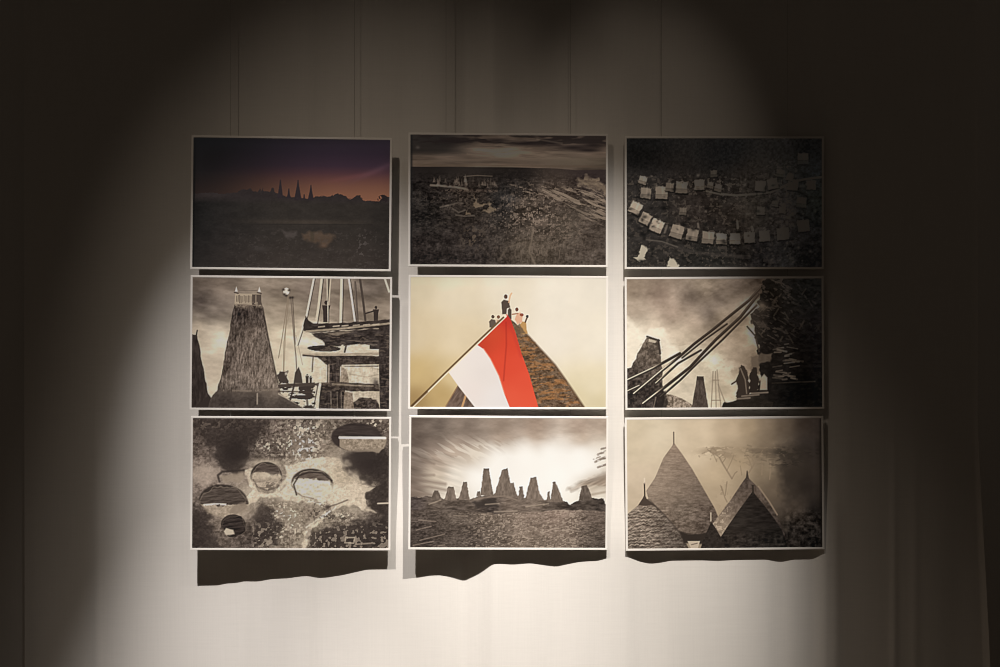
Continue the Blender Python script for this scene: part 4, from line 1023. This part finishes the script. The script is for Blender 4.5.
    a.mix(.7 * a.line([(340, 608), (365, 602)], 5), (110, 95, 82))
    # pair on the right
    back = a.poly([(590, 304), (600, 318), (642, 360), (690, 430), (726, 490), (760, 580), (450, 590), (436, 515), (470, 470), (520, 405), (560, 345)], 4)
    a.mix(back, a.ramp([(590, 330, (74, 63, 56)), (560, 380, (92, 79, 69)), (510, 440, (104, 90, 78)), (470, 500, (138, 121, 103)), (465, 550, (150, 132, 113)), (640, 370, (90, 77, 67)), (700, 470, (66, 57, 50)), (740, 560, (48, 41, 37))]))
    a.grain(back, 26, 12, 12, 3)
    a.mix(.6 * back * smooth(.58, .75, a.noise(10, 10, 2)) * smooth(540, 470, U), (190, 170, 147))
    a.mix(.7 * a.line([(640, 352), (690, 424), (722, 478)], 6, 5), (142, 123, 103))
    a.mix(a.poly([(584, 318), (588, 282), (592, 282), (598, 318)], 4), (70, 60, 52))
    front = a.poly([(615, 372), (625, 388), (662, 432), (705, 490), (742, 545), (775, 640), (485, 640), (468, 578), (500, 530), (545, 466), (600, 392)], 4)
    a.mix(front, a.ramp([(615, 400, (42, 36, 32)), (560, 480, (48, 42, 37)), (660, 480, (36, 31, 28)), (520, 570, (50, 43, 38)), (620, 570, (42, 37, 33)), (720, 580, (30, 27, 24)), (560, 610, (52, 45, 40))]))
    a.grain(front, 16, 30, 8, 3)
    a.grain(front * smooth(540, 590, V), 28, 14, 12)
    a.mix(a.line([(615, 348), (616, 385)], 7, 3), (50, 43, 37))
    small = a.poly([(428, 508), (445, 530), (480, 590), (495, 640), (375, 640), (395, 580), (418, 530)], 4)
    a.mix(small, (50, 43, 38))
    a.grain(small, 18, 12, 10)
    a.mix(.85 * a.line([(427, 468), (427, 503)], 6, 4), (190, 172, 150))
    bush = smooth(720, 780, U) * smooth(420, 520, V)
    a.grain(bush, 40, 16, 14, 3)
    a.mix(.6 * a.blob(770, 490, 12, 12) + .5 * a.blob(760, 545, 12, 12), (84, 74, 64))
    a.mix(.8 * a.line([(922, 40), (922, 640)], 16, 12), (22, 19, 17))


PICTURES = {(0, 0): (dusk, 31), (0, 1): (hills, 32), (0, 2): (village, 33), (1, 0): (scaffold, 34), (1, 1): (flag, 35), (1, 2): (bamboo, 36),
            (2, 0): (ovals, 37), (2, 1): (skyline, 38), (2, 2): (cones, 39)}


# contrast and pivot of each print's tones
TONE = {(0, 0): (1.0, 90), (0, 1): (1.12, 62), (0, 2): (1.08, 45), (1, 0): (1.05, 120), (1, 1): (1.0, 120), (1, 2): (1.06, 110),
        (2, 0): (1.07, 118), (2, 1): (1.04, 130), (2, 2): (1.06, 110)}


def ink(r, c):
    """ink reflectance of a print: the tones seen, over the lamp light rendered on blank paper there"""
    draw, seed = PICTURES[(r, c)]
    a = Art(RECT[(r, c)], (90, 80, 70))
    a.seed = seed * 1000
    draw(a)
    a.finish(*TONE.get((r, c), (1.05, 95)))
    paper = np.array(PAPER_LIGHT[(r, c)], float) / 1000.0
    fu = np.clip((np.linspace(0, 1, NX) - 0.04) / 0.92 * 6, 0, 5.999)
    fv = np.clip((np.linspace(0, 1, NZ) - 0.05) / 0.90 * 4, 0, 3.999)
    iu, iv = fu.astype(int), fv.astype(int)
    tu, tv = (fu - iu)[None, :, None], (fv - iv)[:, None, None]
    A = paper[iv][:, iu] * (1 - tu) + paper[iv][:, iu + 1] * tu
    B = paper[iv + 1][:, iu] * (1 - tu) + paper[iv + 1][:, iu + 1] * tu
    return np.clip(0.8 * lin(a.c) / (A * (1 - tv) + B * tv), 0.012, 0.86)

# ------------------------------------------------------------------ the nine framed photographs
# photograph pixels of the outer corners: TL, TR, BL, BR
CORNERS = {
    (0, 0): ((191.6, 135.0), (391.8, 138.2), (189.9, 269.2), (391.2, 271.2)),
    (0, 1): ((408.2, 132.6), (608.0, 133.9), (408.4, 266.4), (608.0, 267.3)),
    (0, 2): ((624.4, 136.2), (823.8, 136.4), (625.0, 269.2), (824.0, 269.0)),
    (1, 0): ((190.2, 275.2), (391.9, 277.2), (189.8, 409.8), (391.4, 411.2)),
    (1, 1): ((408.0, 275.0), (608.0, 276.1), (408.6, 409.0), (608.0, 409.5)),
    (1, 2): ((624.8, 277.3), (824.0, 276.2), (625.2, 410.1), (824.0, 409.0)),
    (2, 0): ((189.8, 416.0), (390.6, 417.2), (191.0, 550.2), (391.1, 550.4)),
    (2, 1): ((408.8, 415.3), (608.0, 416.8), (408.6, 549.7), (607.9, 549.9)),
    (2, 2): ((625.0, 417.8), (824.0, 416.2), (625.6, 551.0), (824.0, 549.2)),
}
LABELS = {
    (0, 0): ('white framed colour print of a purple and orange dusk sky above a dark treeline', ),
    (0, 1): ('white framed black and white print of forest hills under a band of cloudy sky', ),
    (0, 2): ('white framed very dark aerial print of small pale roofs along a curving road', ),
    (1, 0): ('white framed sepia print of a tall thatched roof beside a wooden scaffold', ),
    (1, 1): ('white framed colour print of a red and white flag before a thatched roof', ),
    (1, 2): ('white framed sepia print of slanting bamboo poles against clouds and a dark roof frame', ),
    (2, 0): ('white framed sepia aerial print of oval thatched roofs among pale paths', ),
    (2, 1): ('white framed sepia print of a skyline of peaked huts under a bright sky', ),
    (2, 2): ('white framed sepia print of pointed conical roofs in mist with bare trees', ),
}
RIM = 0.0062              # width of the white frame
THICK = 0.008
NX, NZ = 352, 232


def picture(r, c):
    tl, tr, bl, br = [np.array(p) for p in CORNERS[(r, c)]]
    x0, x1, f0, f1 = COLS[c]
    pl, pr = (tl + bl) / 2, (tr + br) / 2
    L, R = px(*pl, -f0), px(*pr, -f1)
    mid = (L + R) / 2
    yaw = math.atan2(R.y - L.y, R.x - L.x)
    W = (R - L).length
    k = (D + mid.y) / D / S
    H = ((bl[1] - tl[1]) + (br[1] - tr[1])) / 2 * k
    roll = math.asin((R.z - L.z) / W)
    root = bpy.data.objects.new('framed_photograph', None)
    C.objects.link(root)
    root.empty_display_size = 0.1
    root.location = mid
    root.rotation_euler = (0, -roll, yaw)
    root['label'] = LABELS[(r, c)][0]
    root['category'] = 'picture'
    root['group'] = 'framed photographs hung in three rows'
    # frame: mitred moulding with a small inner chamfer
    v, f = [], []
    w2, h2 = W / 2, H / 2
    prof = [(0.0, THICK), (0.0, 0.0006), (0.0006, 0.0), (RIM - 0.0006, 0.0), (RIM, 0.0006), (RIM, THICK)]
    for sx, sz in ((-1, 1), (1, 1), (1, -1), (-1, -1)):
        for a, d in prof:
            v.append((sx * (w2 - a), d, sz * (h2 - a)))
    n = len(prof)
    for i in range(4):
        j = (i + 1) % 4
        for q in range(n):
            s = (q + 1) % n
            f.append((i * n + q, i * n + s, j * n + s, j * n + q))
    mesh_obj('frame', v, f, M_FRAME, root)
    # the print, just behind the front of the frame
    iw, ih = w2 - RIM, h2 - RIM
    uu = np.linspace(-iw, iw, NX)
    zz = np.linspace(ih, -ih, NZ)
    Q = np.zeros((NZ, NX, 3))
    Q[:, :, 0] = uu[None]
    Q[:, :, 1] = 0.0005
    Q[:, :, 2] = zz[:, None]
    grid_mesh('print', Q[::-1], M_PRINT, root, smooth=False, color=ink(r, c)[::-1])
    v, f = [], []
    box(-iw, iw, 0.0010, THICK - 0.0004, -ih, ih, v, f)
    mesh_obj('backing_board', v, f, M_BACK, root)
    return root


for r in range(3):
    for c in range(3):
        picture(r, c)

# ------------------------------------------------------------------ the hanging wires
WIRES = [(230.5, 0), (354.5, 0), (446.0, 1), (570.5, 1), (661.5, 2), (787.5, 2)]
WLABEL = ['thin steel wire above the dusk print, towards its left end', 'thin steel wire above the dusk print, towards its right end',
          'thin steel wire above the forest hills print, towards its left end', 'thin steel wire above the forest hills print, towards its right end',
          'thin steel wire above the dark aerial roofs print, towards its left end', 'thin steel wire above the dark aerial roofs print, towards its right end']
for (x, c), lab in zip(WIRES, WLABEL):
    x0, x1, f0, f1 = COLS[c]
    fr = f0 + (f1 - f0) * (x - x0) / (x1 - x0)
    Y = -fr + THICK + 0.0012
    top, foot = 5.0, px(x, 545, Y).z
    X = px(x, 0, Y).x
    v, f = [], []
    nz, ns, rad = 24, 8, 0.0006
    for i in range(nz + 1):
        z = foot + (top - foot) * i / nz
        for s in range(ns):
            a = 2 * math.pi * s / ns
            v.append((X + rad * math.cos(a), Y + rad * math.sin(a), z))
    for i in range(nz):
        for s in range(ns):
            s2 = (s + 1) % ns
            f.append((i * ns + s, i * ns + s2, (i + 1) * ns + s2, (i + 1) * ns + s))
    f += [tuple(range(ns))[::-1], tuple(nz * ns + s for s in range(ns))]
    o = mesh_obj('hanging_wire', v, f, M_WIRE, smooth=True)
    o['label'] = lab
    o['category'] = 'wire'
    o['group'] = 'wires the photographs hang from'
